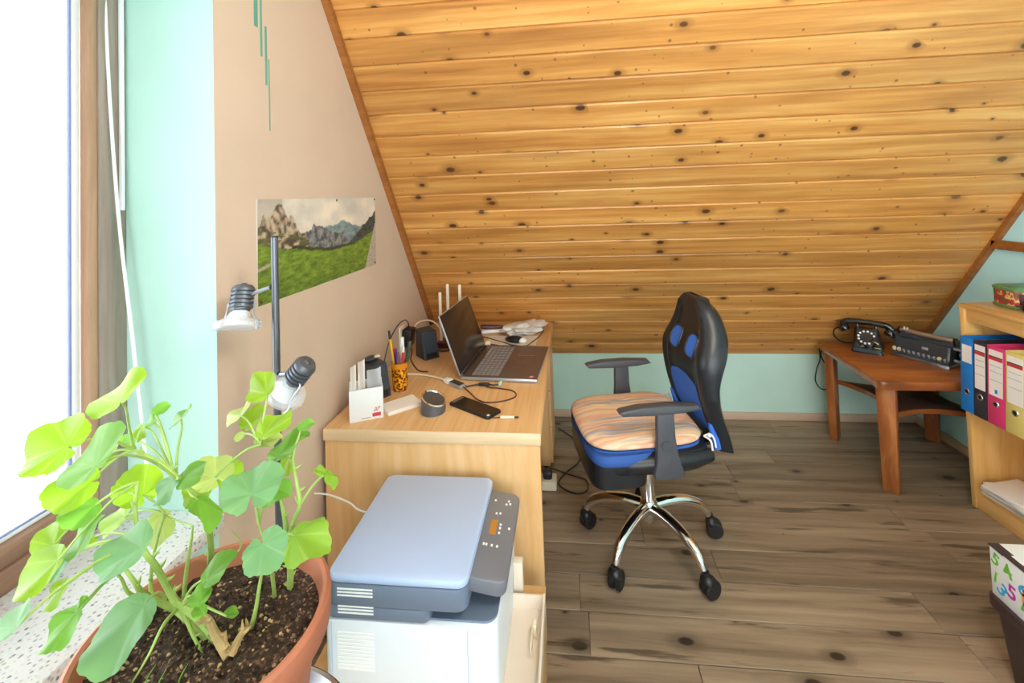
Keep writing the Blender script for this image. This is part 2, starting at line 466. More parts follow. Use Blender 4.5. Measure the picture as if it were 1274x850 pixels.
M = dict(
    pine=wood('pine_board', srgb('ae7236'), srgb('d2964e'), srgb('e4b46c'), axis=0, rough=0.42, fine=24, long=0.9, knots=0.38, knotcol=srgb('4a2a14'), var=0.15, knot_scale=(5.0, 7.5, 7.5), coat=0.15, swirl=0.10, pins=True),
    floor=wood('grey_brown_plank', srgb('6a5a48'), srgb('8e7c68'), srgb('a6937c'), axis=0, rough=0.42, fine=20, long=0.9, knots=0.3, knotcol=srgb('2c231e'), var=0.16, knot_scale=(4.0, 7.0, 7.0), swirl=0.14, streaks=True),
    oak=wood('oak_laminate', srgb('cf9f66'), srgb('dab07a'), srgb('e3be8e'), axis=2, rough=0.4, fine=22, long=1.2, var=0.0, bump=0.05),
    oak_top=wood('oak_laminate_top', srgb('cf9e68'), srgb('daae7a'), srgb('e2bc8c'), axis=1, rough=0.38, fine=60, long=1.2, var=0.0, bump=0.05, swirl=0.15),
    oak_edge=wood('oak_edge_band', srgb('d2b288'), srgb('dfc39c'), srgb('e8d0ae'), axis=0, rough=0.4, fine=40, long=1.2, var=0.0, bump=0.03),
    shelf=wood('shelf_pine', srgb('d09a52'), srgb('dfb068'), srgb('e8c080'), axis=2, rough=0.4, fine=18, long=1.0, knots=0.16, knotcol=srgb('9a5a28'), var=0.05, knot_scale=(2.4, 5, 5)),
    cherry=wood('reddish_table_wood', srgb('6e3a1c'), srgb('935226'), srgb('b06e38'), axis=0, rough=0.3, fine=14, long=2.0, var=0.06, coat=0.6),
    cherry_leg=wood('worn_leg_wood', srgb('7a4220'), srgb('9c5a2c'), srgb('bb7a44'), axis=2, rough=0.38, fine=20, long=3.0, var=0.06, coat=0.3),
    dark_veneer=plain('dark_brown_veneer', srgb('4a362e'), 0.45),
    trim=wood('brown_trim', srgb('8a5426'), srgb('a1652f'), srgb('b0743a'), axis=0, rough=0.45, fine=30, long=1.0, var=0.05),
    win_wood=wood('weathered_frame_wood', srgb('7e7066'), srgb('94857a'), srgb('a2948a'), axis=2, rough=0.55, fine=40, long=1.2, var=0.03),
    sash_wood=wood('sash_wood', srgb('9c765c'), srgb('b08a6e'), srgb('c09a80'), axis=2, rough=0.5, fine=40, long=1.2, var=0.03),
    rail_wood=wood('lower_sash_wood', srgb('7a5c4c'), srgb('94705c'), srgb('a6826c'), axis=1, rough=0.5, fine=40, long=1.2, var=0.03),
    plaster=plain('beige_plaster', srgb('d8c2ae'), 0.9, bump=0.5, bscale=9, var=0.03, vscale=3),
    mint=plain('mint_paint', srgb('b8e0d6'), 0.85, bump=0.15, bscale=30, var=0.03),
    teal=plain('teal_paint', srgb('c0e2d8'), 0.85, bump=0.15, bscale=30, var=0.03),
    sky_paint=plain('pale_blue_paint', srgb('b8ecf2'), 0.85, bump=0.15, bscale=30, var=0.03),
    white_paint=plain('white_paint', srgb('ece6da'), 0.9, var=0.02),
    base=plain('baseboard_wood', srgb('c8b09a'), 0.5, var=0.05),
    stripe=plain('green_stripe_paint', srgb('6aa898'), 0.8),
    white=plain('white_plastic', srgb('e8ecf0'), 0.4, var=0.01),
    cream=plain('cream_plastic', srgb('e6dcc4'), 0.45, var=0.02),
    paper=plain('white_paper', srgb('ece8e4'), 0.9, var=0.02),
    gasket=plain('glazing_gasket', srgb('8490c0'), 0.4),
    terrazzo=terrazzo('terrazzo_sill'),
    glass=glass_mat('window_glass'),
    clear=lamp_glass('clear_lamp_glass'),
    chrome=plain('chrome', (0.82, 0.82, 0.83), 0.08, 1.0, var=0.02),
    steel=plain('brushed_steel', (0.55, 0.57, 0.62), 0.28, 1.0, var=0.05),
    pole=plain('dark_grey_pole', srgb('6c7078'), 0.32, 0.7, var=0.03),
    lamp_grey=plain('lamp_grey_metal', srgb('666c76'), 0.4, 0.5, var=0.03),
    reflector=plain('frosted_bulb', (0.86, 0.88, 0.9), 0.3),
    blue_shaded=plain('shaded_blue_fabric', srgb('2e5aa8'), 0.75, bump=0.25, bscale=400, var=0.05),  # the backrest's blue again, darkened to put shade into the seat
    leather=plain('black_leather', srgb('20242a'), 0.34, bump=0.12, bscale=160, var=0.1),
    blue=plain('blue_mesh_fabric', srgb('3a74e0'), 0.75, bump=0.25, bscale=400, var=0.05),
    black=plain('black_plastic', srgb('1c1d20'), 0.4, var=0.08),
    arm=plain('armrest_plastic', srgb('4a4c54'), 0.45, var=0.05),
    rubber=plain('black_rubber', srgb('141416'), 0.6),
    bake=plain('black_bakelite', srgb('14181e'), 0.16, var=0.06, coat=0.5),
    machine=plain('black_enamel', srgb('3a444f'), 0.30, var=0.06, coat=0.2),
    stripes=stripes_mat('striped_cushion_cloth'),
    lid=plain('printer_blue_grey', srgb('b2c8f0'), 0.42, var=0.01),
    print_grey=plain('printer_dark_grey', srgb('6c7a90'), 0.45, var=0.02),
    panel=plain('printer_panel_grey', srgb('747884'), 0.35, var=0.02),
    print_white=plain('printer_white', srgb('e4ecf6'), 0.4, var=0.01),
    vent=plain('vent_pale', srgb('f6f8fa'), 0.5, var=0.01),
    amber=plain('amber_display', srgb('c08428'), 0.3),
    tray=plain('tray_cream', srgb('e2d6c6'), 0.4, var=0.02),
    terracotta=plain('terracotta', srgb('ac6a50'), 0.6, bump=0.08, bscale=60, var=0.1, vscale=9),
    soil=soil_mat('potting_soil'),
    stem=plain('green_stem', srgb('9cb860'), 0.55, bump=0.2, bscale=120, var=0.15, vscale=30),
    bark=plain('woody_stem', srgb('b49a6c'), 0.8, bump=0.5, bscale=150, var=0.25, vscale=40),
    leafY=leaf_mat('backlit_young_leaf', srgb('a0c834'), (0.40, 0.70, 0.03), srgb('d0e070')),  # young green, yellowed to carry window light shining through
    leafL=leaf_mat('light_leaf', srgb('94c244'), (0.34, 0.62, 0.05), srgb('bcd878')),
    leafM=leaf_mat('green_leaf', srgb('7cb84a'), (0.26, 0.56, 0.05), srgb('94c866')),
    leafG=leaf_mat('sky_sheen_leaf', srgb('86bc88'), (0.24, 0.52, 0.08), srgb('9cca9c')),  # sky reflection put into the blade's blue-green colour
    leafP=leaf_mat('pale_leaf', srgb('ccdc88'), (0.55, 0.74, 0.14), srgb('eef4c0')),
    screen=plain('dark_screen', srgb('2c2220'), 0.22, var=0.02),
    laptop=plain('laptop_grey_brown', srgb('6a5850'), 0.35, 0.3, var=0.02),
    silver=plain('silver_plastic', srgb('b4bcc8'), 0.3, 0.6, var=0.02),
    key=plain('key_grey', srgb('8c8a90'), 0.5),
    red=plain('red_print', srgb('c83c44'), 0.6),
    speaker=plain('speaker_charcoal', srgb('34383e'), 0.55, bump=0.1, bscale=300),
    cup=cup_mat('painted_cup'), tin=tin_mat('painted_tin'),
    tin_green=plain('tin_green', srgb('5c8a5c'), 0.35),
    phone_glass=plain('phone_glass', srgb('2c2624'), 0.12, var=0.02),
    bblue=plain('binder_blue', srgb('1878cc'), 0.45), bblack=plain('binder_black', srgb('34323c'), 0.5),
    bpink=plain('binder_pink', srgb('d83c72'), 0.45), byellow=plain('binder_yellow', srgb('dccb78'), 0.5),
    bedge=plain('binder_paper_edge', srgb('c8ccd4'), 0.8), label_grey=plain('label_print_grey', srgb('8c8ca0'), 0.8),
    box_dark=plain('dark_brown_plastic', srgb('3a2c2e'), 0.4, var=0.05),
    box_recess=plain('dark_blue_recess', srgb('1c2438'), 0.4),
    bag=plain('crumpled_white_bag', srgb('d4d0cc'), 0.5, bump=0.4, bscale=60, var=0.08),
    pin=plain('brass_pin', srgb('6a5238'), 0.4, 0.8),
    dgreen=plain('digit_green', srgb('6cb43c'), 0.6), dpurple=plain('digit_magenta', srgb('b43c9c'), 0.6),
    dorange=plain('digit_orange', srgb('e8a03c'), 0.6), dblue=plain('digit_blue', srgb('3ca4d8'), 0.6),
    penred=plain('pen_red', srgb('d03048'), 0.4), penyel=plain('pen_yellow', srgb('e8b020'), 0.4),
    penblue=plain('pen_blue', srgb('2838a0'), 0.4), penbrown=plain('pen_brown', srgb('8a5038'), 0.5),
    pengreen=plain('pen_dark_green', srgb('38483c'), 0.5),
    maroon=plain('maroon_plastic', srgb('4c2024'), 0.4),
    poster=attr_mat('poster_print', 0.55),
    ivory=plain('ivory_key', srgb('d8ccA0'), 0.4),
)

# ------------------------------------------------------------------ mesh helpers
class MB:
    def __init__(self, off=(0, 0, 0)):
        self.bm = bmesh.new()
        self.off = Vector(off)
        self.mi = 0
    def v(self, p):
        return self.bm.verts.new(Vector(p)-self.off)
    def face(self, vs):
        try:
            f = self.bm.faces.new(vs)
            f.material_index = self.mi
            return f
        except ValueError:
            return None
    def box(self, c, s, bevel=0.0, rot=None, seg=2):
        t = bmesh.new()
        bmesh.ops.create_cube(t, size=1.0)
        bmesh.ops.scale(t, vec=s, verts=t.verts)
        if bevel > 0:
            bmesh.ops.bevel(t, geom=t.edges[:], offset=min(bevel, min(s)*0.49), segments=seg, affect='EDGES', profile=0.5)
        if rot is not None:
            bmesh.ops.transform(t, matrix=rot, verts=t.verts)
        bmesh.ops.translate(t, vec=c, verts=t.verts)
        self.merge(t)
        return self
    def span(self, a, b, bevel=0.0):
        c = [(a[i]+b[i])/2 for i in range(3)]
        return self.box(c, [abs(b[i]-a[i]) for i in range(3)], bevel)
    def merge(self, t):
        mp = {}
        for vv in t.verts:
            mp[vv] = self.bm.verts.new(vv.co-self.off)
        for f in t.faces:
            n = self.bm.faces.new([mp[x] for x in f.verts])
            n.material_index = self.mi
        t.free()
    def rings(self, rings, cap=True, close=True):
        vs = [[self.v(p) for p in r] for r in rings]
        n = len(vs[0])
        for a, b in zip(vs, vs[1:]):
            for i in range(n if close else n-1):
                j = (i+1) % n
                self.face([a[i], a[j], b[j], b[i]])
        if cap:
            self.face(list(reversed(vs[0])))
            self.face(vs[-1])
        return self
    def tube(self, pts, r, seg=8, sub=4, cap=True):
        pts = [Vector(p) for p in pts]
        rad = r if isinstance(r, (list, tuple)) else [r]*len(pts)
        P, Rr = [], []
        if sub > 1 and len(pts) > 2:
            for i in range(len(pts)-1):
                p0, p1, p2, p3 = pts[max(i-1, 0)], pts[i], pts[i+1], pts[min(i+2, len(pts)-1)]
                for k in range(sub):
                    t = k/sub
                    P.append(0.5*((2*p1)+(p2-p0)*t+(2*p0-5*p1+4*p2-p3)*t*t+(3*p1-p0-3*p2+p3)*t**3))
                    Rr.append(rad[i]*(1-t)+rad[i+1]*t)
            P.append(pts[-1]); Rr.append(rad[-1])
        else:
            P, Rr = pts, list(rad)
        T = []
        for i in range(len(P)):
            d = P[min(i+1, len(P)-1)]-P[max(i-1, 0)]
            T.append(d.normalized() if d.length > 1e-9 else Vector((0, 0, 1)))
        up = Vector((0, 0, 1)) if abs(T[0].z) < 0.9 else Vector((1, 0, 0))
        nrm = T[0].cross(up).normalized()
        rg = []
        for p, t, rr in zip(P, T, Rr):
            nrm = (nrm-t*nrm.dot(t))
            nrm = nrm.normalized() if nrm.length > 1e-6 else t.orthogonal().normalized()
            b = t.cross(nrm)
            rg.append([p+rr*(math.cos(2*PI*k/seg)*nrm+math.sin(2*PI*k/seg)*b) for k in range(seg)])
        return self.rings(rg, cap)
    def cyl(self, a, b, r0, r1=None, seg=20):
        return self.tube([a, b], [r0, r0 if r1 is None else r1], seg, 1)
    def lathe(self, prof, o=(0, 0, 0), seg=32, mat=None, cap=False):
        o = Vector(o)
        rg = []
        for r, z in prof:
            ring = [Vector((max(r, 1e-5)*math.cos(2*PI*k/seg), max(r, 1e-5)*math.sin(2*PI*k/seg), z)) for k in range(seg)]
            rg.append([o+(mat @ p if mat else p) for p in ring])
        return self.rings(rg, cap)
    def prism(self, poly, a, b, axis=2, bevel=0.0, M4=None):
        t = bmesh.new()
        def P(q, h):
            return {2: (q[0], q[1], h), 1: (q[0], h, q[1]), 0: (h, q[0], q[1])}[axis]
        lo = [t.verts.new(P(q, a)) for q in poly]
        hi = [t.verts.new(P(q, b)) for q in poly]
        n = len(poly)
        t.faces.new(lo); t.faces.new(hi)
        for i in range(n):
            t.faces.new([lo[i], lo[(i+1) % n], hi[(i+1) % n], hi[i]])
        bmesh.ops.recalc_face_normals(t, faces=t.faces)
        if bevel > 0:
            es = [e for e in t.edges if (e.verts[0] in lo) == (e.verts[1] in lo)]
            bmesh.ops.bevel(t, geom=es, offset=bevel, segments=2, affect='EDGES', profile=0.5)
        if M4 is not None:
            bmesh.ops.transform(t, matrix=M4, verts=t.verts)
        self.merge(t)
        return self
    def ball(self, c, s, u=16, v=10, rot=None):
        t = bmesh.new()
        bmesh.ops.create_uvsphere(t, u_segments=u, v_segments=v, radius=1)
        bmesh.ops.scale(t, vec=s if hasattr(s, '__len__') else (s, s, s), verts=t.verts)
        if rot is not None:
            bmesh.ops.transform(t, matrix=rot, verts=t.verts)
        bmesh.ops.translate(t, vec=c, verts=t.verts)
        self.merge(t)
        return self
    def obj(self, name, mat, parent=None, smooth=True, recalc=True, ang=38):
        bm = self.bm
        bmesh.ops.remove_doubles(bm, verts=bm.verts, dist=1e-6)
        if recalc:
            bmesh.ops.recalc_face_normals(bm, faces=bm.faces)
        if smooth:
            for f in bm.faces:
                f.smooth = True
            for e in bm.edges:
                if len(e.link_faces) == 2 and e.calc_face_angle(0) > math.radians(ang):
                    e.smooth = False
        me = bpy.data.meshes.new(name)
        bm.to_mesh(me)
        bm.free()
        for mm in (mat if isinstance(mat, (list, tuple)) else [mat]):
            me.materials.append(mm)
        return link(name, me, parent)

def link(name, me, parent=None):
    o = bpy.data.objects.new(name, me)
    COL.objects.link(o)
    if parent is not None:
        o.parent = parent
    return o

def thing(name, label, cat, loc=(0, 0, 0), rz=0.0, group=None):
    o = bpy.data.objects.new(name, None)
    o.empty_display_size = 0.05
    COL.objects.link(o)
    o.location = loc
    o.rotation_euler = (0, 0, rz)
    return tag(o, label, cat, group)

def tag(o, label, cat, group=None):
    o['label'] = label
    o['category'] = cat
    if group:
        o['group'] = group
    return o

def struct(o):
    o['kind'] = 'structure'
    return o

def kin(src, name, parent, loc=None, rot=None, mat=None):
    o = src.copy()
    o.name = name
    COL.objects.link(o)
    o.parent = parent
    if loc is not None:
        o.location = loc
    if rot is not None:
        o.rotation_euler = rot
    if mat is not None:
        o.data = src.data.copy()
        o.data.materials.clear()
        o.data.materials.append(mat)
    return o

def rrect(x0, y0, x1, y1, r, n=5):
    pts = []
    for cx, cy, a in ((x1-r, y1-r, 0), (x0+r, y1-r, 90), (x0+r, y0+r, 180), (x1-r, y0+r, 270)):
        for k in range(n+1):
            t = math.radians(a+90*k/n)
            pts.append((cx+r*math.cos(t), cy+r*math.sin(t)))
    return pts

def RX(a): return Matrix.Rotation(a, 4, 'X')
def RY(a): return Matrix.Rotation(a, 4, 'Y')
def RZ(a): return Matrix.Rotation(a, 4, 'Z')

# ================================================================== SETTING
XL, XR, YB, YF, KZ, SL, ZC = -0.98, 2.27, 3.36, -1.8, 0.445, 1.27, 2.6
YR = YB-(ZC-KZ)/SL
PHI = math.atan2(1/math.hypot(1, 1/SL), -1/SL/math.hypot(1, 1/SL))

# floor with planks
b = MB()
b.span((XL-0.4, YF-0.1, -0.06), (XR+0.1, YB+0.1, -0.007))
floor = struct(b.obj('floor', M['dark_veneer'], smooth=False))
PW, PL = 0.172, 1.29
b = MB()
b.box((0, 0, -0.005), (PL-0.001, PW-0.0034, 0.01), 0.0018, seg=1)
plank0 = None
full_me = None
y, row = YB, 0
rs = random.Random(3)
while y > YF+0.02:
    x = XL-rs.random()*PL*0.95
    while x < XR-0.01:
        a, c = max(x, XL), min(x+PL, XR)
        if c-a > 0.02:
            if c-a > PL-0.001:
                if full_me is None:
                    o = b.obj('plank', M['floor'], floor)
                    full_me = o.data
                else:
                    o = link('plank', full_me, floor)
            else:
                q = MB()
                q.box((0, 0, -0.005), (c-a-0.001, PW-0.0034, 0.01), 0.0018, seg=1)
                o = q.obj('plank', M['floor'], floor)
            o.location = ((a+c)/2, y-PW/2, 0)
        x += PL
    y -= PW
    row += 1

# sloping ceiling with tongue and groove boards, flat ceiling behind it
b = MB()
n = Vector((0, math.sin(PHI)*-1, math.cos(PHI)))   # into the room
up = Vector((0, math.cos(PHI), math.sin(PHI)))
p0, L = Vector((0, YB, KZ)), (ZC-KZ)/math.sin(PHI)
def slab(b, d0, d1, u0, u1, x0, x1):
    pts = []
    for d in (d0, d1):
        for x, u in ((x0, u0), (x1, u0), (x1, u1), (x0, u1)):
            q = p0+up*u+n*d
            pts.append((x, q.y, q.z))
    vs = [b.v(p) for p in pts]
    for f in ((0, 1, 2, 3), (4, 5, 6, 7), (0, 1, 5, 4), (1, 2, 6, 5), (2, 3, 7, 6), (3, 0, 4, 7)):
        b.face([vs[i] for i in f])
slab(b, -0.08, -0.0165, -0.05, L+0.03, XL-0.4, XR+0.1)
b.mi = 1
b.span((XL-0.4, YF-0.1, ZC), (XR+0.1, YR+0.06, ZC+0.08))
ceiling = struct(b.obj('ceiling', [M['trim'], M['white_paint']], smooth=False))
BW = 0.125
b = MB()
prof = [(0, -0.016), (0, -0.008), (0.001, -0.008), (0.007, 0), (BW-0.009, 0), (BW-0.0035, -0.0045), (BW-0.0035, -0.009), (BW, -0.009), (BW, -0.016)]
hw = (XR-XL)/2
b.rings([[(s*hw, q[0], q[1]) for q in prof] for s in (-1, 1)])
bo = b.obj('board', M['pine'], ceiling, smooth=False)
nb = int(L/BW)+1
for i in range(nb):
    o = bo if i == 0 else link('board', bo.data, ceiling)
    q = p0+up*(i*BW+0.004)
    o.location = ((XL+XR)/2, q.y, q.z)
    o.rotation_euler = (PHI, 0, 0)

# edge battens where the slope meets the gable walls
def batten(name, x0, x1, d0, d1):
    b = MB()
    slab(b, d0, d1, 0.0, L, x0, x1)
    return struct(b.obj(name, M['trim'], smooth=False))
batten('trim_1', XL, XL+0.03, 0.0, 0.028)
batten('trim_2', XR-0.03, XR, 0.0, 0.024)
b = MB()
b.span((XR-0.03, 0.2, 1.238), (XR, 2.70, 1.285), 0.004)
tr3 = struct(b.obj('trim_3', M['trim']))

# knee wall
b = MB()
b.span((XL-0.4, YB, -0.05), (XR+0.1, YB+0.1, KZ+0.02))
struct(b.obj('wall_knee', M['teal'], smooth=False))
b = MB()
b.span((XL, YB-0.014, 0), (XR, YB, 0.052), 0.004)
struct(b.obj('baseboard_knee', M['base']))
# right wall
b = MB()
b.span((XR, YF-0.1, -0.05), (XR+0.1, YB+0.1, ZC+0.05))
struct(b.obj('wall_right', M['sky_paint'], smooth=False))
b = MB()
b.span((XR-0.014, YF, 0), (XR, YB-0.015, 0.052), 0.004)
struct(b.obj('baseboard_right', M['base']))
# left wall with the window recess
WY0, WY1, WX = -0.42, 1.174, -1.27
b = MB()
b.span((XL-0.42, WY1, -0.05), (XL, YB+0.1, ZC+0.05))
b.span((XL-0.42, WY0, -0.05), (XL, WY1, 0.727))
b.span((XL-0.42, WY0, 2.3), (XL, WY1, ZC+0.05))
b.span((XL-0.42, YF-0.1, -0.05), (XL, WY0, ZC+0.05))
b.bm.faces.ensure_lookup_table()
for f in b.bm.faces:
    f.normal_update()
    c = f.calc_center_median()
    side = abs(f.normal.y) > 0.5 or abs(f.normal.z) > 0.5
    f.material_index = 1 if side or (WY0 < c.y < WY1 and c.z < 0.73) else 0
wl = struct(b.obj('wall_left', [M['plaster'], M['mint']], smooth=False))
# green accent lines painted on the plaster
for y0, y1, z0, z1 in ((1.345, 1.363, 2.18, 2.5), (1.374, 1.384, 2.09, 2.5), (1.397, 1.407, 2.0, 2.198), (1.4135, 1.4185, 1.849, 2.091)):
    b = MB()
    b.span((XL, y0, z0), (XL+0.0012, y1, z1))
    b.obj('painted_line', M['stripe'], wl, smooth=False)
b = MB()
b.span((XL, WY1+0.005, 0), (XL+0.012, YB-0.015, 0.05), 0.003)
struct(b.obj('baseboard_left', M['base']))

# window 1: frame, sash, pane, sill
def st_empty(name):
    o = bpy.data.objects.new(name, None)
    COL.objects.link(o)
    o['kind'] = 'structure'
    return o
w1 = st_empty('window_1')
ZS = 0.765
def wpart(name, mat, a, c, bev=0.004):
    b = MB()
    b.span(a, c, bev)
    return b.obj(name, mat, w1)
wpart('frame_stile', M['win_wood'], (-1.36, 1.098, ZS), (-1.255, WY1, 2.3))
wpart('frame_stile', M['win_wood'], (-1.36, WY0, ZS), (-1.255, WY0+0.075, 2.3))
wpart('frame_rail', M['rail_wood'], (-1.36, WY0+0.075, ZS-0.005), (-1.262, 1.098, 0.815))
wpart('frame_rail', M['rail_wood'], (-1.36, WY0+0.075, 2.24), (-1.262, 1.098, 2.3))
wpart('sash_stile', M['sash_wood'], (-1.288, 1.074, 0.815), (-1.259, 1.0975, 2.24), 0.004)
wpart('sash_stile', M['sash_wood'], (-1.345, WY0+0.077, 0.815), (-1.262, WY0+0.115, 2.24), 0.006)
wpart('sash_rail', M['rail_wood'], (-1.30, WY0+0.115, 0.816), (-1.268, 1.0735, 0.862), 0.006)
wpart('sash_rail', M['rail_wood'], (-1.345, WY0+0.115, 2.195), (-1.27, 1.058, 2.24), 0.006)
wpart('glazing_bead', M['white'], (-1.297, 1.056, 0.862), (-1.286, 1.0735, 2.195), 0.003)
wpart('glazing_bead', M['white'], (-1.30, WY0+0.135, 0.8625), (-1.288, 1.0555, 0.872), 0.003)
wpart('gasket', M['gasket'], (-1.299, 1.051, 0.874), (-1.2895, 1.0555, 2.195), 0.001)
wpart('gasket', M['gasket'], (-1.30, WY0+0.135, 0.8725), (-1.291, 1.0505, 0.876), 0.001)
wpart('pane', M['glass'], (-1.306, WY0+0.12, 0.85), (-1.3025, 1.076, 2.2), 0)
wpart('sill', M['terrazzo'], (-1.262, WY0, 0.727), (XL+0.018, WY1, ZS), 0.004)
wpart('blind_rail', M['white'], (-1.254, 1.150, 1.60), (-1.244, 1.160, 2.295), 0.002)

# back wall behind the camera, with an unseen wide window added as fill light
b = MB()
bx0, bx1, bz0, bz1 = -0.75, 2.1, 0.35, 2.45
b.span((XL-0.4, YF-0.25, -0.05), (bx0, YF, ZC+0.05))
b.span((bx1, YF-0.25, -0.05), (XR+0.1, YF, ZC+0.05))
b.span((bx0, YF-0.25, -0.05), (bx1, YF, bz0))
b.span((bx0, YF-0.25, bz1), (bx1, YF, ZC+0.05))
struct(b.obj('wall_back', M['white_paint'], smooth=False))
w2 = st_empty('fill_window')
for a, c in (((bx0, bz0), (bx0+0.07, bz1)), ((bx1-0.07, bz0), (bx1, bz1)), ((bx0+0.07, bz0), (bx1-0.07, bz0+0.07)), ((bx0+0.07, bz1-0.07), (bx1-0.07, bz1)), (((bx0+bx1)/2-0.05, bz0+0.07), ((bx0+bx1)/2+0.05, bz1-0.07))):
    b = MB()
    b.span((a[0], YF-0.16, a[1]), (c[0], YF-0.09, c[1]), 0.004)
    b.obj('window_frame', M['sash_wood'], w2)
b = MB()
b.span((bx0+0.05, YF-0.127, bz0+0.05), (bx1-0.05, YF-0.123, bz1-0.05))
b.obj('pane', M['glass'], w2)

# ================================================================== DESK
DZ = 0.74
dk = thing('desk', 'long light oak desk along the beige wall under the sloping ceiling', 'desk')
dx0, dx1, dy0, dy1 = -0.958, -0.127, 1.668, 3.118
b = MB(); b.span((dx0, dy0+0.004, DZ-0.042), (dx1, dy1, DZ), 0.0015); b.obj('desktop', M['oak_top'], dk)
b = MB(); b.span((dx0, dy0, DZ-0.043), (dx1, dy0+0.004, DZ+0.0002), 0.001); b.obj('edge_band', M['oak_edge'], dk)
b = MB(); b.span((dx0+0.004, dy0+0.006, 0), (dx1-0.004, dy0+0.034, DZ-0.0425), 0.0015); b.obj('side_panel', M['oak'], dk)
b = MB(); b.span((dx0+0.004, dy1-0.034, 0), (dx1-0.01, dy1-0.006, DZ-0.0425), 0.0015); b.obj('side_panel', M['oak'], dk)
b = MB(); b.span((dx0+0.03, dy0+0.035, 0.25), (dx0+0.05, dy1-0.035, DZ-0.0425), 0.001); b.obj('back_panel', M['oak'], dk)
pd = thing('drawer_pedestal', 'oak drawer pedestal standing under the far half of the desk', 'drawer unit')
b = MB(); b.span((-0.62, 2.72, 0.012), (-0.155, 3.03, 0.66), 0.002); b.obj('body', M['oak'], pd)
for i in range(3):
    z0 = 0.03+i*0.21
    b = MB(); b.span((-0.1545, 2.724, z0), (-0.137, 3.026, z0+0.204), 0.002); b.obj('drawer', M['oak'], pd)
for sx in (-0.6, -0.18):
    for sy in (2.74, 3.01):
        b = MB(); b.cyl((sx, sy, 0), (sx, sy, 0.013), 0.015, seg=10); b.obj('foot', M['black'], pd)

# ================================================================== PRINTER on its low stand
sd = thing('printer_stand', 'low oak stand under the printer at the desk end', 'stand')
b = MB(); b.span((-0.78, 1.02, 0.235), (-0.122, 1.60, 0.262), 0.002); b.obj('stand_top', M['oak'], sd)
for x0, x1 in ((-0.76, -0.735), (-0.15, -0.125)):
    b = MB(); b.span((x0, 1.04, 0), (x1, 1.58, 0.235), 0.002); b.obj('side_panel', M['oak'], sd)

pr = thing('printer', 'white and blue-grey laser printer with flat scanner lid before the desk', 'printer', (0, 0, 0))
PZ = 0.262
b = MB()
b.prism(rrect(-0.70, 1.193, -0.222, 1.60, 0.035), PZ+0.008, 0.482, 2, 0.006)
body = b.obj('body', M['print_white'], pr)
for k in range(11):
    z = 0.452-k*0.0092
    b = MB(); b.span((-0.655, 1.1915, z-0.005), (-0.553, 1.1935, z)); b.obj('vent_slot', M['vent'], body, smooth=False)
b = MB(); b.span((-0.301, 1.1918, PZ+0.01), (-0.2985, 1.1936, 0.478)); b.obj('seam', M['lid'], body, smooth=False)
b = MB(); b.span((-0.672, 1.1918, PZ+0.01), (-0.6705, 1.1936, 0.478)); b.obj('seam', M['lid'], body, smooth=False)
b = MB(); b.prism(rrect(-0.69, 1.21, -0.226, 1.595, 0.033), 0.482, 0.488, 2); b.obj('output_deck', M['print_grey'], pr)
# lower rear block of the scanner, leaving the paper exit open to the right
b = MB(); b.prism(rrect(-0.69, 1.192, -0.40, 1.60, 0.02), 0.488, 0.520, 2, 0.003); o1 = b.obj('scanner_base', M['print_grey'], pr)
b = MB(); b.prism(rrect(-0.683, 1.1895, -0.298, 1.628, 0.032), 0.5205, 0.580, 2, 0.006); o2 = b.obj('scanner', M['print_grey'], pr)
for z0, par in ((0.548, o2), (0.501, o1)):
    for k in range(3):
        yy = 1.1888 if par is o2 else 1.1913
        b = MB(); b.span((-0.652, yy, z0+k*0.0085), (-0.553, yy+0.0015, z0+k*0.0085+0.0045)); b.obj('vent_slot', M['vent'], par, smooth=False)
b = MB(); b.prism(rrect(-0.684, 1.188, -0.296, 1.632, 0.03), 0.5805, 0.604, 2, 0.008); b.obj('lid', M['lid'], pr)
# control panel slopes down to the right
R4 = Matrix.Translation((-0.305, 0, 0.578)) @ RY(math.radians(9))
b = MB(); b.prism(rrect(-0.03, 1.232, 0.108, 1.598, 0.028), -0.035, 0.006, 2, 0.006, R4); cp = b.obj('control_panel', M['panel'], pr)
def onpanel(name, mat, u0, u1, v0, v1, h=0.0012, bev=0.0):
    b = MB()
    t = bmesh.new(); bmesh.ops.create_cube(t, size=1); bmesh.ops.scale(t, vec=(u1-u0, v1-v0, h), verts=t.verts)
    bmesh.ops.translate(t, vec=((u0+u1)/2, (v0+v1)/2, 0.0062), verts=t.verts)
    bmesh.ops.transform(t, matrix=R4, verts=t.verts); b.merge(t)
    return b.obj(name, mat, cp, smooth=False)
onpanel('display', M['amber'], 0.030, 0.050, 1.395, 1.455)
for u, v in ((0.030, 1.352), (0.046, 1.352), (0.062, 1.352), (0.022, 1.352), (0.040, 1.485), (0.052, 1.488), (0.066, 1.535), (0.072, 1.552), (0.078, 1.54), (0.028, 1.545), (0.060, 1.405), (0.060, 1.425), (0.060, 1.44), (0.088, 1.43)):
    onpanel('button', M['vent'], u-0.003, u+0.003, v-0.004, v+0.004, 0.002)
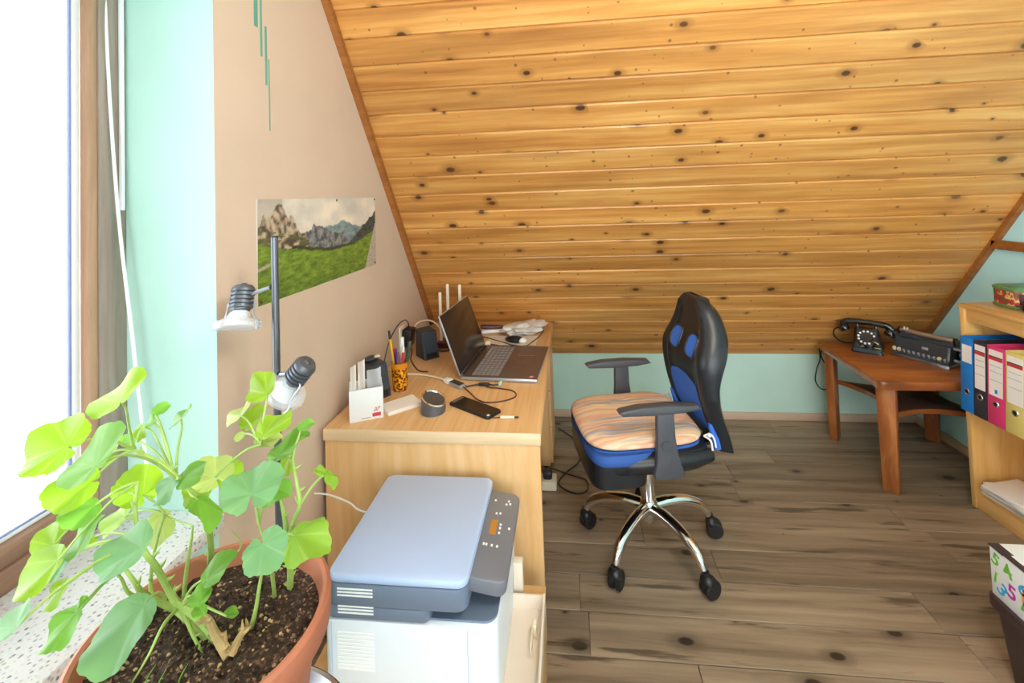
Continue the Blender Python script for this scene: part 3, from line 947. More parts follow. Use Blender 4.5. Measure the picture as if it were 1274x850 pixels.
# open paper tray to the right
tr = []
b = MB()
b.span((-0.226, 1.05, 0.268), (-0.118, 1.50, 0.274))
b.span((-0.226, 1.494, 0.274), (-0.118, 1.50, 0.318))
b.span((-0.123, 1.05, 0.274), (-0.117, 1.50, 0.322))
b.span((-0.226, 1.05, 0.274), (-0.118, 1.056, 0.318))
ty = b.obj('paper_tray', M['tray'], pr, smooth=False)
b = MB(); b.span((-0.154, 1.34, 0.274), (-0.150, 1.42, 0.305), 0.001); b.span((-0.150, 1.40, 0.276), (-0.140, 1.42, 0.312), 0.001); b.obj('paper_guide', M['cream'], ty)
b = MB(); b.span((-0.2215, 1.515, 0.30), (-0.190, 1.545, 0.40), 0.002); b.obj('rear_flap', M['tray'], pr)
for sx in (-0.66, -0.26):
    for sy in (1.24, 1.56):
        b = MB(); b.cyl((sx, sy, PZ), (sx, sy, PZ+0.009), 0.014, seg=10); b.obj('foot', M['rubber'], pr)
b = MB(); b.tube([(-0.69, 1.5, 0.55), (-0.74, 1.5, 0.56), (-0.80, 1.55, 0.55), (-0.90, 1.60, 0.54), (-0.968, 1.62, 0.53)], 0.003, 6); b.obj('power_cord', M['white'], pr)

# ================================================================== THINGS ON THE DESK
# laptop
lp = thing('laptop', 'open dark laptop with grey-brown deck facing the chair on the oak desk', 'laptop', (-0.512, 2.365, DZ), math.radians(-4.5))
b = MB(); b.box((0.182, 0, 0.0105), (0.364, 0.462, 0.015), 0.004); base = b.obj('base', M['silver'], lp)
b = MB(); b.box((0.184, 0, 0.0186), (0.358, 0.456, 0.002), 0.0008); b.obj('deck', M['laptop'], lp)
b = MB()
for r in range(6):
    for c in range(17):
        b.box((0.055+r*0.0225, -0.195+c*0.0243, 0.0203), (0.018, 0.0195, 0.002))
kb = b.obj('keyboard', M['key'], lp, smooth=False); kb['kind'] = 'stuff'
b = MB(); b.box((0.275, 0.01, 0.0198), (0.085, 0.13, 0.0006)); b.obj('touchpad', M['laptop'], lp)
b = MB(); b.box((0.265, 0.075, 0.0199), (0.085, 0.004, 0.0008)); b.obj('touchpad_edge', M['silver'], lp)
b = MB(); b.lathe([(0, 0.0203), (0.014, 0.0203), (0.014, 0.0196)], (0.335, -0.205, 0), 20); st = b.obj('sticker', M['red'], lp)
b = MB(); b.tube([(0.328, -0.213, 0.0206), (0.332, -0.198, 0.0206), (0.336, -0.211, 0.0206), (0.34, -0.2, 0.0206)], 0.0012, 5); b.obj('sticker_mark', M['white'], st)
b = MB(); b.tube([(0.004, -0.2, 0.02), (0.004, 0.2, 0.02)], 0.008, 10, 1); b.obj('hinge', M['black'], lp)
RS = Matrix.Translation((-0.002, 0, 0.022)) @ RY(math.radians(-19.5))
def scr(name, mat, x0, x1, y0, y1, z0, z1, par, bev=0.002):
    b = MB(); t = bmesh.new(); bmesh.ops.create_cube(t, size=1)
    bmesh.ops.scale(t, vec=(x1-x0, y1-y0, z1-z0), verts=t.verts)
    bmesh.ops.bevel(t, geom=t.edges[:], offset=bev, segments=2, affect='EDGES', profile=0.5)
    bmesh.ops.translate(t, vec=((x0+x1)/2, (y0+y1)/2, (z0+z1)/2), verts=t.verts)
    bmesh.ops.transform(t, matrix=RS, verts=t.verts); b.merge(t)
    return b.obj(name, mat, par)
lidp = scr('screen_lid', M['silver'], -0.008, 0.0, -0.231, 0.231, 0.0, 0.295, lp)
scr('display', M['screen'], -0.0004, 0.0012, -0.228, 0.228, 0.006, 0.292, lidp, 0.0004)

# usb hub and white cable plug left of the laptop
hb = thing('card_reader', 'small silver and black adapter plugged in at the laptop hinge corner', 'adapter', (-0.532, 2.068, DZ), math.radians(-38))
b = MB(); b.box((0, 0, 0.009), (0.088, 0.036, 0.016), 0.004); b.obj('body', M['silver'], hb)
b = MB(); b.box((-0.002, 0, 0.0178), (0.07, 0.030, 0.002), 0.0008); b.obj('top_plate', M['speaker'], hb)
b = MB(); b.box((-0.044, 0.008, 0.009), (0.004, 0.01, 0.01), 0.001); b.obj('status_light', M['red'], hb)
def cable(name, label, pts, r, mat, cat='cable', seg=6):
    b = MB(pts[0]); b.tube(pts, r, seg, 5)
    o = b.obj(name, mat); o.location = pts[0]
    return tag(o, label, cat)
wc = cable('white_cable', 'thick cream cable running from behind the speakers to the adapter', [(-0.575, 2.10, DZ+0.009), (-0.66, 2.15, DZ+0.009), (-0.74, 2.19, DZ+0.005), (-0.84, 2.20, DZ+0.005), (-0.93, 2.25, DZ+0.005)], 0.0048, M['cream'])
b = MB((-0.575, 2.10, DZ+0.009)); b.box((-0.585, 2.106, DZ+0.0105), (0.036, 0.03, 0.02), 0.003, RZ(-0.55)); b.obj('plug', M['white'], wc)
cable('black_cable', 'thin black cable looping on the desk in front of the laptop', [(-0.50, 2.045, DZ+0.01), (-0.46, 2.00, DZ+0.003), (-0.41, 1.93, DZ+0.003), (-0.36, 1.905, DZ+0.003), (-0.29, 1.925, DZ+0.003), (-0.25, 1.97, DZ+0.003), (-0.27, 2.02, DZ+0.003), (-0.33, 2.045, DZ+0.003), (-0.385, 2.05, DZ+0.006), (-0.41, 2.075, DZ+0.009)], 0.0028, M['maroon'])
u = thing('usb_plug', 'black cable plug with mint green jack at the laptop edge', 'plug', (-0.335, 2.083, DZ))
b = MB(); b.box((-0.075, -0.006, 0.008), (0.05, 0.018, 0.012), 0.003); b.obj('plug_body', M['black'], u)
b = MB(); b.box((0.0, 0.006, 0.009), (0.014, 0.03, 0.014), 0.003); b.obj('jack', M['mint'], u)
b = MB(); b.tube([(-0.05, -0.006, 0.008), (-0.03, -0.012, 0.007), (-0.01, -0.006, 0.007), (0, 0.0, 0.008)], 0.003, 6); b.obj('lead', M['black'], u)
cable('dark_cable', 'dark cable lying along the hinge side between adapter and laptop', [(-0.495, 2.055, DZ+0.004), (-0.46, 2.072, DZ+0.004), (-0.43, 2.085, DZ+0.005), (-0.40, 2.09, DZ+0.006)], 0.004, M['black'])

# phone with cable and plug
ph = thing('smartphone', 'black smartphone lying flat between round speaker and cable plug', 'phone', (-0.407, 1.853, DZ), math.radians(-33))
b = MB(); b.prism(rrect(-0.113, -0.041, 0.113, 0.041, 0.012), 0.001, 0.011, 2, 0.002); b.obj('body', M['black'], ph)
b = MB(); b.prism(rrect(-0.108, -0.0365, 0.108, 0.0365, 0.01), 0.011, 0.0118, 2); b.obj('display', M['phone_glass'], ph)
b = MB(); b.box((-0.099, 0, 0.0121), (0.012, 0.06, 0.0006)); b.obj('earpiece', M['steel'], ph)
b = MB(); b.lathe([(0, 0.0126), (0.006, 0.0126), (0.0065, 0.0118)], (0.1, -0.026, 0), 14); b.obj('home_button', M['white'], ph)
jk = thing('audio_jack', 'thin lead ending in a small cream and black jack plug', 'cable', (-0.262, 1.776, DZ))
b = MB(); b.tube([(-0.07, 0.0, 0.005), (-0.05, -0.004, 0.004), (-0.025, 0, 0.006)], 0.0016, 6); b.obj('lead', M['black'], jk)
b = MB(); b.cyl((-0.027, 0, 0.006), (0.028, 0, 0.006), 0.0055, seg=10); b.obj('grip', M['cream'], jk)
b = MB(); b.cyl((0.028, 0, 0.006), (0.044, 0, 0.006), 0.0035, seg=8); b.obj('tip', M['black'], jk)

# round slanted speaker
pk = thing('round_speaker', 'small round grey speaker with slanted silver-rimmed top on the desk', 'speaker', (-0.568, 1.822, DZ))
SLN = Matrix.Rotation(math.radians(17), 4, Vector((0.35, 1, 0)).normalized())
b = MB()
ring0, ring1 = [], []
for k in range(32):
    a = 2*PI*k/32
    x, y = 0.05*math.cos(a), 0.05*math.sin(a)
    ring0.append((x-0.004, y, 0.002))
    ring1.append((x*0.98, y*0.98, 0.052-0.36*x+0.13*y))
b.rings([[(p[0]*0.95, p[1]*0.95, 0.0) for p in ring0], ring0, ring1]); b.obj('body', M['lamp_grey'], pk)
b = MB(); R3 = []
for s, dz in ((0.98, 0.0), (1.0, 0.003), (0.97, 0.006), (0.88, 0.005), (0.84, -0.001)):
    R3.append([(0.05*s*math.cos(2*PI*k/32), 0.05*s*math.sin(2*PI*k/32), 0.052-0.36*0.05*s*math.cos(2*PI*k/32)+0.13*0.05*s*math.sin(2*PI*k/32)+dz) for k in range(32)])
b.rings(R3, cap=False); b.obj('rim', M['chrome'], pk)
b = MB(); b.rings([[(0.043*s*math.cos(2*PI*k/24), 0.043*s*math.sin(2*PI*k/24), 0.053-0.36*0.043*s*math.cos(2*PI*k/24)+0.13*0.043*s*math.sin(2*PI*k/24)+dz) for k in range(24)] for s, dz in ((1, 0), (0.6, -0.003), (0.05, 0.0))]); b.obj('grille', M['pole'], pk)

# notepad
npad = thing('notepad', 'small pad of blank white note paper between memo box and round speaker', 'notepad', (-0.722, 1.862, DZ), math.radians(43))
b = MB(); b.box((0, 0, 0.007), (0.145, 0.098, 0.014), 0.001); b.obj('sheets', M['paper'], npad)
b = MB(); b.box((0.003, -0.001, 0.0146), (0.14, 0.096, 0.001), rot=RZ(0.02)); b.obj('top_sheet', M['paper'], npad)

# memo box with red logo
mb_ = thing('memo_box', 'white cardboard memo box with red logo at the desk end', 'box', (-0.838, 1.785, DZ), math.radians(26))
w, d, h, t = 0.128, 0.098, 0.122, 0.004
for nm, a, c in (('front_panel', (-w/2, -d/2, 0), (w/2, -d/2+t, h)), ('rear_panel', (-w/2, d/2-t, 0), (w/2, d/2, h+0.003)), ('side_panel', (-w/2, -d/2+t, 0), (-w/2+t, d/2-t, h)), ('side_panel', (w/2-t, -d/2+t, 0), (w/2, d/2-t, h)), ('bottom_panel', (-w/2+t, -d/2+t, 0), (w/2-t, d/2-t, t))):
    b = MB(); b.span(a, c, 0.001); b.obj(nm, M['white'], mb_)
b = MB(); b.span((0.022, -d/2-0.0006, 0.010), (0.054, -d/2, 0.024)); b.obj('red_label', M['red'], mb_, smooth=False)
b = MB(); b.tube([(0.030, -d/2, 0.028), (0.036, -d/2, 0.046), (0.040, -d/2, 0.030)], 0.0012, 4); b.tube([(0.042, -d/2, 0.042), (0.052, -d/2, 0.044)], 0.002, 4, 1); b.tube([(0.028, -d/2, 0.033), (0.048, -d/2, 0.037)], 0.0011, 4, 1); b.obj('red_emblem', M['red'], mb_)
b = MB(); b.span((-0.02, -d/2-0.0005, 0.008), (0.016, -d/2, 0.0105)); b.obj('print_line', M['label_grey'], mb_, smooth=False)
def slip(nm, lab, x, y, w_, h_, lean, curl, tilt, tone='paper'):
    ca, sa = math.cos(math.radians(26)), math.sin(math.radians(26))
    loc = (-0.838+ca*x-sa*y, 1.785+sa*x+ca*y, DZ+0.006)
    b = MB()
    rows = []
    for i in range(7):
        v = i/6
        rows.append([((u-0.5)*w_*1, lean*v*v+curl*math.sin(u*PI+v*2)*v, v*h_*(1+0.10*(u-0.5)*tilt)) for u in [k/6 for k in range(7)]])
    vs = [[b.v(p) for p in r] for r in rows]
    for i in range(6):
        for k in range(6):
            b.face([vs[i][k], vs[i][k+1], vs[i+1][k+1], vs[i+1][k]])
    g = bmesh.ops.solidify(b.bm, geom=b.bm.faces[:], thickness=0.0008)
    o = b.obj(nm, M[tone])
    o.location = loc; o.rotation_euler = (0, 0, math.radians(26))
    tag(o, lab, 'paper', 'paper slips in the memo box')
slip('paper_slip', 'curled paper slip at the left edge of the memo box', -0.047, -0.032, 0.022, 0.205, 0.008, 0.014, 1.0)
slip('paper_slip', 'tallest folded paper slip standing up in the memo box', -0.016, -0.010, 0.027, 0.212, 0.012, 0.014, 0.9)
slip('paper_slip', 'low wide crumpled paper sheet at the right of the memo box', 0.032, -0.008, 0.054, 0.172, 0.016, 0.022, 1.3, 'bedge')

# two small speakers
def speaker(loc, rz, label):
    s = thing('desk_speaker', label, 'speaker', loc, rz, 'pair of small black desk speakers')
    b = MB(); b.prism([(0.06, 0), (-0.05, 0), (-0.02, 0.14), (0.06, 0.148)], -0.044, 0.044, 0, 0.003); b.obj('cabinet', M['speaker'], s)
    # front grille follows the slanted face
    b = MB(); b.prism([(-0.0448, 0.036), (-0.0478, 0.036), (-0.0252, 0.137), (-0.022, 0.137)], -0.038, 0.038, 0); b.obj('grille', M['lamp_grey'] if False else M['machine'], s)
    b = MB(); b.prism([(-0.048, 0.009), (-0.0505, 0.009), (-0.0462, 0.030), (-0.0435, 0.030)], -0.032, 0.030, 0); b.obj('bass_port', M['black'], s)
    return s
speaker((-0.872, 1.958, DZ), math.radians(58), 'small black speaker with slanted front between memo box and pen cup')
speaker((-0.79, 2.452, DZ), math.radians(44), 'small black speaker standing behind the pen cup beside the laptop screen')

# pen cup with pens
cu = thing('pen_cup', 'amber and brown painted wooden cup holding pens', 'cup', (-0.788, 2.028, DZ))
b = MB(); b.lathe([(0.0, 0.0), (0.030, 0.0), (0.0315, 0.004), (0.039, 0.122), (0.0395, 0.126), (0.036, 0.126), (0.029, 0.008), (0.0, 0.008)], seg=32); b.obj('body', M['cup'], cu)
pens = [('penyel', 'black', -0.020, -0.004, -0.45, 0.255, 'yellow pencil with black cap in the amber cup'),
        ('penblue', 'penblue', -0.006, -0.016, -0.05, 0.175, 'blue ballpoint standing at the front of the cup'),
        ('penbrown', 'penbrown', 0.002, -0.020, 0.0, 0.165, 'brown pencil at the front of the cup'),
        ('penred', 'white', 0.010, -0.012, 0.28, 0.19, 'red marker with white end leaning in the cup'),
        ('pengreen', 'pengreen', 0.020, 0.004, 0.55, 0.205, 'thick dark green marker leaning out on the right of the cup'),
        ('white', 'white', 0.004, 0.014, 0.1, 0.22, 'broad white plastic pen at the back of the cup'),
        ('penblue', 'penred', -0.012, 0.014, -0.3, 0.17, 'dark blue marker with red end leaning left in the cup')]
for bodym, capm, px, py, lean, ln, lab in pens:
    r = 0.0095 if 'broad' in lab or 'thick' in lab else (0.0085 if 'dark blue' in lab else 0.006)
    p = thing('pen', lab, 'pen', (-0.788+px*0.6, 2.028+py*0.6, DZ+0.012), 0, 'pens in the amber cup')
    q0 = Vector((0, 0, 0)); q1 = Vector((px*0.55+lean*0.05, py*0.5, ln))
    b = MB(); b.cyl(q0, q0.lerp(q1, 0.85), r*0.7, r, 10); b.obj('barrel', M[bodym], p)
    b = MB(); b.cyl(q0.lerp(q1, 0.851), q1, r*1.02, r*0.8, 10); b.obj('cap', M[capm], p)

# wall plug, its cables, small things behind
ad = thing('power_adapter', 'black power adapter plugged in the wall socket behind the pen cup', 'adapter', (XL, 2.56, 0.812))
b = MB(); b.box((0.038, 0.01, 0.0), (0.055, 0.085, 0.10), 0.008, RY(0.12)); b.obj('body', M['black'], ad)
b = MB(); b.tube([(0.045, 0.0, 0.05), (0.047, -0.01, 0.085), (0.045, -0.06, 0.115), (0.04, -0.16, 0.11), (0.04, -0.28, 0.06), (0.04, -0.35, -0.02), (0.045, -0.38, -0.045)], 0.003, 6); b.obj('cord', M['black'], ad)
b = MB(); b.box((0.006, 0, -0.01), (0.012, 0.085, 0.15), 0.003); b.obj('socket_plate', M['cream'], ad)
cable('cream_cable', 'thin cream cable arching from the wall socket to the router', [(XL+0.025, 2.66, 0.80), (-0.93, 2.70, 0.855), (-0.86, 2.72, 0.865), (-0.80, 2.71, 0.83), (-0.785, 2.69, 0.775)], 0.0045, M['cream'])
cable('brown_cable', 'thin brown cable hanging from the socket down onto the desk', [(-0.93, 2.52, 0.80), (-0.89, 2.48, 0.765), (-0.87, 2.40, DZ+0.004), (-0.80, 2.28, DZ+0.003), (-0.76, 2.235, DZ+0.004), (-0.72, 2.23, DZ+0.004)], 0.0032, M['maroon'])
ms = thing('gadget', 'small cream and dark gadget lying on the speaker behind the memo box', 'gadget', (-0.90, 1.975, DZ+0.1465), 0.9)
b = MB(); b.ball((0, 0, 0.012), (0.034, 0.022, 0.012)); b.obj('shell', M['speaker'], ms)
b = MB(); b.box((0.022, -0.008, 0.018), (0.03, 0.02, 0.008), 0.003); b.obj('buttons', M['cream'], ms)
rt = thing('router', 'dark router with three grey antennas behind the laptop screen', 'router', (-0.70, 2.63, DZ))
b = MB(); b.box((0, 0, 0.02), (0.16, 0.11, 0.03), 0.006); b.obj('body', M['maroon'], rt)
for x, y, z, tl in ((-0.062, -0.01, 0.285, 0.0), (-0.027, 0.03, 0.325, 0.0), (0.045, 0.035, 0.32, 0.0)):
    b = MB(); b.box((x, y, 0.03+z/2), (0.018, 0.009, z), 0.004); b.obj('antenna', M['tray'], rt)
b = MB(); b.box((0.02, -0.075, 0.03), (0.03, 0.03, 0.06), 0.006); b.obj('plug_block', M['black'], rt)
b = MB(); b.tube([(0.02, -0.075, 0.004), (-0.04, -0.10, 0.004), (-0.09, -0.06, 0.01), (-0.08, -0.02, 0.015)], 0.003, 6); b.obj('lead', M['black'], rt)

# clutter at the far end: crumpled bag, mouse, gadget, cables
bg_ = MB()
t = bmesh.new(); bmesh.ops.create_icosphere(t, subdivisions=4, radius=1)
for v in t.verts:
    c = v.co.copy()
    f = 1+0.4*noise.noise(c*2.3)+0.3*noise.noise(c*5.5)
    v.co = Vector((c.x*0.145*f, c.y*0.085*f, max(-0.024, c.z*0.034*f+0.014*c.x*c.x)))
bmesh.ops.rotate(t, matrix=Matrix.Rotation(0.75, 3, 'Z'), verts=t.verts)
bg_.merge(t)
o = bg_.obj('plastic_bag', M['bag'], ang=60); o.location = (-0.30, 2.90, DZ+0.024)
tag(o, 'crumpled pale plastic bag lying at the far end of the desk', 'bag')
mo = thing('mouse', 'black and white computer mouse in front of the plastic bag', 'mouse', (-0.335, 2.70, DZ), -0.25)
b = MB(); b.ball((0, 0, 0.016), (0.066, 0.034, 0.020)); b.obj('shell', M['black'], mo)
b = MB(); b.ball((0.046, -0.004, 0.015), (0.026, 0.028, 0.016)); b.obj('buttons', M['white'], mo)
gd = thing('stapler', 'dark red and white hand tool left of the plastic bag', 'tool', (-0.50, 2.89, DZ), 0.25)
b = MB(); b.box((0, 0, 0.012), (0.15, 0.045, 0.022), 0.007); b.obj('base', M['white'], gd)
b = MB(); b.box((-0.005, 0.008, 0.034), (0.15, 0.04, 0.022), 0.009, RY(0.1)); b.obj('lever', M['maroon'], gd)
cable('thin_cable', 'thin dark cable lying on the desk behind the laptop screen', [(-0.53, 2.65, DZ+0.0035), (-0.555, 2.72, DZ+0.0035), (-0.60, 2.78, DZ+0.0035), (-0.62, 2.86, DZ+0.0035), (-0.58, 2.93, DZ+0.0035)], 0.0032, M['black'])
cable('looped_cable', 'black cable looped on the desk behind the laptop', [(-0.56, 2.80, DZ+0.003), (-0.50, 2.76, DZ+0.003), (-0.42, 2.70, DZ+0.003), (-0.34, 2.635, DZ+0.003), (-0.27, 2.62, DZ+0.003), (-0.24, 2.68, DZ+0.003), (-0.20, 2.80, DZ+0.003), (-0.18, 2.93, DZ+0.003)], 0.003, M['black'])
cc = thing('cable_connector', 'small cream connector block beside the laptop hinge', 'connector', (-0.487, 2.63, DZ))
b = MB(); b.box((0, 0, 0.016), (0.03, 0.03, 0.03), 0.006); b.obj('block', M['cream'], cc)
b = MB(); b.tube([(0.01, 0, 0.012), (0.05, 0.0, 0.006), (0.08, -0.01, 0.004)], 0.003, 6); b.obj('lead', M['maroon'], cc)
o = MB((-0.33, 2.72, DZ)); o.box((-0.36, 2.735, DZ+0.0006), (0.30, 0.17, 0.0012)); o = o.obj('paper_sheet', M['tray'], smooth=False); o.location = (-0.33, 2.72, DZ)
tag(o, 'tan sheet of paper lying under the black and white mouse', 'paper')

# power strip on the floor
ps = thing('power_strip', 'white socket block with black plug on the floor beside the desk', 'power strip', (-0.165, 2.555, 0))
b = MB(); b.box((0, 0, 0.024), (0.10, 0.085, 0.048), 0.006); b.obj('block', M['cream'], ps)
b = MB(); b.box((0.002, 0.0, 0.068), (0.05, 0.05, 0.045), 0.012); b.obj('plug', M['black'], ps)
b = MB(); b.tube([(0.0, 0.01, 0.085), (0.03, 0.06, 0.06), (0.12, 0.10, 0.006), (0.21, 0.06, 0.005), (0.215, -0.03, 0.005), (0.15, -0.06, 0.005), (0.06, 0.01, 0.006), (0.10, 0.12, 0.005), (0.18, 0.24, 0.005), (0.19, 0.42, 0.005), (0.05, 0.62, 0.005)], 0.0035, 6); b.obj('cord', M['black'], ps)

# ================================================================== CHAIR
ch = thing('office_chair', 'black and blue office chair with chrome star base on castors', 'chair', (0.315, 2.15, 0), math.radians(192))
# star base
b = MB(); b.lathe([(0.0, 0.125), (0.028, 0.125), (0.034, 0.135), (0.040, 0.17), (0.040, 0.205), (0.034, 0.215), (0.0, 0.215)], seg=24); b.obj('hub', M['chrome'], ch)
def castor_parts(a, rs):
    ca, sa = math.cos(a), math.sin(a)
    b = MB()
    P = [(0.03, 0.185), (0.10, 0.19), (0.19, 0.178), (0.26, 0.145), (0.292, 0.098)]
    R_ = [0.026, 0.025, 0.023, 0.021, 0.016]
    # flattened oval arm
    pts = [Vector((r*ca, r*sa, z)) for r, z in P]
    b.tube(pts, R_, 12, 5); b.obj('base_arm', M['chrome'], ch)
    sw = rs
    c = MB(); cx, cy = 0.302*ca, 0.302*sa
    dx, dy = math.cos(sw), math.sin(sw)
    c.ball((cx-dx*0.004, cy-dy*0.004, 0.062), (0.026, 0.030, 0.030), 14, 8, RZ(sw))
    c.cyl((cx, cy, 0.07), (cx, cy, 0.10), 0.014, seg=10)
    h = c.obj('castor', M['black'], ch)
    for s in (-1, 1):
        w = MB(); ctr = Vector((cx-dx*0.018-dy*s*0.0145, cy-dy*0.018+dx*s*0.0145, 0.036))
        ax = Vector((-dy, dx, 0))
        Mx = Matrix((Vector((dx, dy, 0)), Vector((0, 0, 1)), ax)).transposed()
        w.lathe([(0.0, -0.012), (0.03, -0.012), (0.036, -0.007), (0.036, 0.007), (0.03, 0.012), (0.0, 0.012)], ctr, 18, Mx)
        w.obj('wheel', M['rubber'], h)
for k, sw in enumerate((0.4, 0.5, 0.9, 0.25, -0.3)):
    castor_parts(math.radians(89-192+72*k), sw)
b = MB(); b.cyl((0, 0, 0.205), (0, 0, 0.36), 0.029, seg=24); b.obj('gas_column', M['chrome'], ch)
b = MB(); b.cyl((0, 0, 0.36), (0, 0, 0.45), 0.034, 0.036, 24); b.box((-0.04, 0, 0.448), (0.19, 0.16, 0.03), 0.01); b.obj('mechanism', M['black'], ch)
b = MB(); b.tube([(0.06, -0.06, 0.40), (0.055, -0.08, 0.33), (0.055, -0.08, 0.29)], [0.012, 0.014, 0.012], 10, 3); b.obj('tilt_knob', M['black'], ch)

# seat
def super_out(x0, x1, hw_, p=5.0, n=48):
    o = []
    for k in range(n):
        a = 2*PI*k/n
        ca, sa = math.cos(a), math.sin(a)
        o.append(((x0+x1)/2+(x1-x0)/2*math.copysign(abs(ca)**(2/p), ca), hw_*math.copysign(abs(sa)**(2/p), sa)))
    return o
def stack(out, zs, cx):
    return [[((x-cx)*s+cx, y*s, z) for x, y in out] for z, s in zs]
so = super_out(-0.215, 0.305, 0.245)
b = MB(); b.rings(stack(so, [(0.462, 0.90), (0.465, 0.95), (0.476, 0.985), (0.50, 1.0), (0.528, 0.99), (0.544, 0.96), (0.549, 0.90)], 0.045)); b.obj('seat', M['leather'], ch)
for s in (-1, 1):
    b = MB(); b.tube([(-0.20, s*0.205, 0.505), (-0.10, s*0.224, 0.508), (0.05, s*0.226, 0.508), (0.155, s*0.216, 0.503), (0.19, s*0.20, 0.495)], [0.024, 0.038, 0.039, 0.034, 0.012], 16, 5); b.obj('side_bolster', M['leather'], ch)
bo_ = super_out(-0.19, 0.309, 0.226)
b = MB(); b.rings(stack(bo_, [(0.546, 0.985), (0.558, 0.97), (0.561, 0.92)], 0.06)); b.obj('seat_top', M['blue_shaded'], ch)
fo = super_out(0.02, 0.311, 0.247, 4.5)
b = MB(); b.rings(stack(fo, [(0.512, 0.99), (0.520, 1.005), (0.538, 1.0), (0.552, 0.965)], 0.166)); b.obj('front_wrap', M['blue_shaded'], ch)
b = MB(); b.rings(stack(super_out(0.06, 0.309, 0.235, 5), [(0.412, 0.93), (0.417, 0.98), (0.46, 1.0), (0.514, 1.012)], 0.185)); b.obj('front_apron', M['leather'], ch)

# backrest: lofted racing shape
ZB = [0.500, 0.56, 0.62, 0.68, 0.74, 0.80, 0.853, 0.901, 0.95, 1.0, 1.040, 1.073, 1.098, 1.113]
FR = [-0.250, -0.232, -0.210, -0.193, -0.180, -0.173, -0.172, -0.182, -0.208, -0.222, -0.226, -0.228, -0.230, -0.243]
RE = [-0.326, -0.308, -0.286, -0.273, -0.270, -0.278, -0.300, -0.322, -0.333, -0.332, -0.326, -0.313, -0.296, -0.274]
HW = [0.205, 0.216, 0.222, 0.223, 0.224, 0.225, 0.222, 0.214, 0.196, 0.172, 0.150, 0.130, 0.110, 0.07]
def interp(z, tab):
    if z <= ZB[0]: return tab[0]
    for i in range(len(ZB)-1):
        if z <= ZB[i+1]:
            t = (z-ZB[i])/(ZB[i+1]-ZB[i]); return tab[i]*(1-t)+tab[i+1]*t
    return tab[-1]
def smooth_tab(tab, z):
    return (interp(z-0.02, tab)+2*interp(z, tab)+interp(z+0.02, tab))/4
def front_x(z, y):
    w_ = smooth_tab(HW, z); q = min(1, abs(y)/w_)
    rec = 0.014*min(1, max(0, (ZB[-1]-z)/0.08))*(1-max(0, (q-0.50)/0.32) if q > 0.50 else 1)
    rec = max(0, rec) if q < 0.82 else 0
    edge = 0.05*max(0, (q-0.82)/0.18)**2
    return smooth_tab(FR, z)-rec-edge
b = MB(); rg = []
NZ = 34
for i in range(NZ+1):
    z = ZB[0]+(ZB[-1]-ZB[0])*i/NZ
    w_, f_, r_ = smooth_tab(HW, z), smooth_tab(FR, z), smooth_tab(RE, z)
    ring = []
    for k in range(21):
        y_ = w_*(-1+2*k/20)
        ring.append((front_x(z, y_), y_, z))
    for k in range(11):
        a = k/10
        y_ = w_*(1-2*a)*0.985
        q = abs(1-2*a)
        ring.append((r_+0.03*max(0, (q-0.7)/0.3)**2, y_, z))
    rg.append(ring)
for sh, dz in ((0.75, 0.006), (0.4, 0.0085)):
    c_ = sum((Vector(p) for p in rg[NZ]), Vector())/len(rg[NZ])
    rg.append([tuple(c_+(Vector(p)-c_)*sh+Vector((0, 0, dz))) for p in rg[NZ]])
b.rings(rg); b.obj('backrest', M['leather'], ch, ang=50)
def back_patch(name, mat, z0, z1, y0f, y1f, lift, par=ch, rnd=0.5, nz=12, ny=10):
    b = MB(); top = []
    for i in range(nz+1):
        v = -1+2*i/nz
        row = []
        half = (1-abs(v)**4)**(1/4) if abs(v) < 1 else 0.25
        half = max(half, 0.3)
        for k in range(ny+1):
            u_ = (-1+2*k/ny)*half
            z = (z0+z1)/2+v*(z1-z0)/2
            y_ = y0f(z)*(1-u_)/2+y1f(z)*(1+u_)/2
            row.append((front_x(z, y_)+lift, y_, z))
        top.append(row)
    vs = [[b.v(p) for p in r] for r in top]
    for i in range(nz):
        for k in range(ny):
            b.face([vs[i][k], vs[i][k+1], vs[i+1][k+1], vs[i+1][k]])
    bmesh.ops.solidify(b.bm, geom=b.bm.faces[:], thickness=0.006)
    return b.obj(name, mat, par)
back_patch('blue_centre_panel', M['blue'], 0.54, 0.775, lambda z: -0.135, lambda z: 0.135, 0.003)
for s in (-1, 1):
    back_patch('blue_opening', M['blue'], 0.862, 0.958, lambda z, s=s: s*0.078-0.048, lambda z, s=s: s*0.078+0.048, 0.003, nz=10, ny=6)
    b = MB(); pts = []
    for k in range(25):
        a = 2*PI*k/24
        z = 0.91+0.0495*math.copysign(abs(math.sin(a))**0.6, math.sin(a)); y_ = s*0.075+0.044*math.copysign(abs(math.cos(a))**0.6, math.cos(a))
        pts.append((front_x(z, y_)+0.003, y_, z))
    b.tube(pts, 0.005, 6, 1); b.obj('opening_rim', M['leather'], ch)
b = MB()
for s in (-1, 1):
    b.tube([(front_x(z, smooth_tab(HW, z)*0.62)+0.0005, s*smooth_tab(HW, z)*0.62, z) for z in [0.53+0.052*i for i in range(11)]], 0.002, 5, 2)
b.obj('seam', M['speaker'], ch)
for s in (-1, 1):
    b = MB(); b.tube([(-0.250, s*0.17, 0.515), (-0.235, s*0.178, 0.56), (-0.215, s*0.182, 0.62)], [0.02, 0.02, 0.01], 8, 3); b.obj('blue_side_trim', M['blue'], ch)
b = MB(); b.prism([(-0.02, 0.446), (-0.30, 0.446), (-0.345, 0.50), (-0.335, 0.58), (-0.30, 0.58), (-0.31, 0.51), (-0.28, 0.46), (-0.02, 0.46)], -0.035, 0.035, 1, 0.004); b.obj('back_bracket', M['black'], ch)
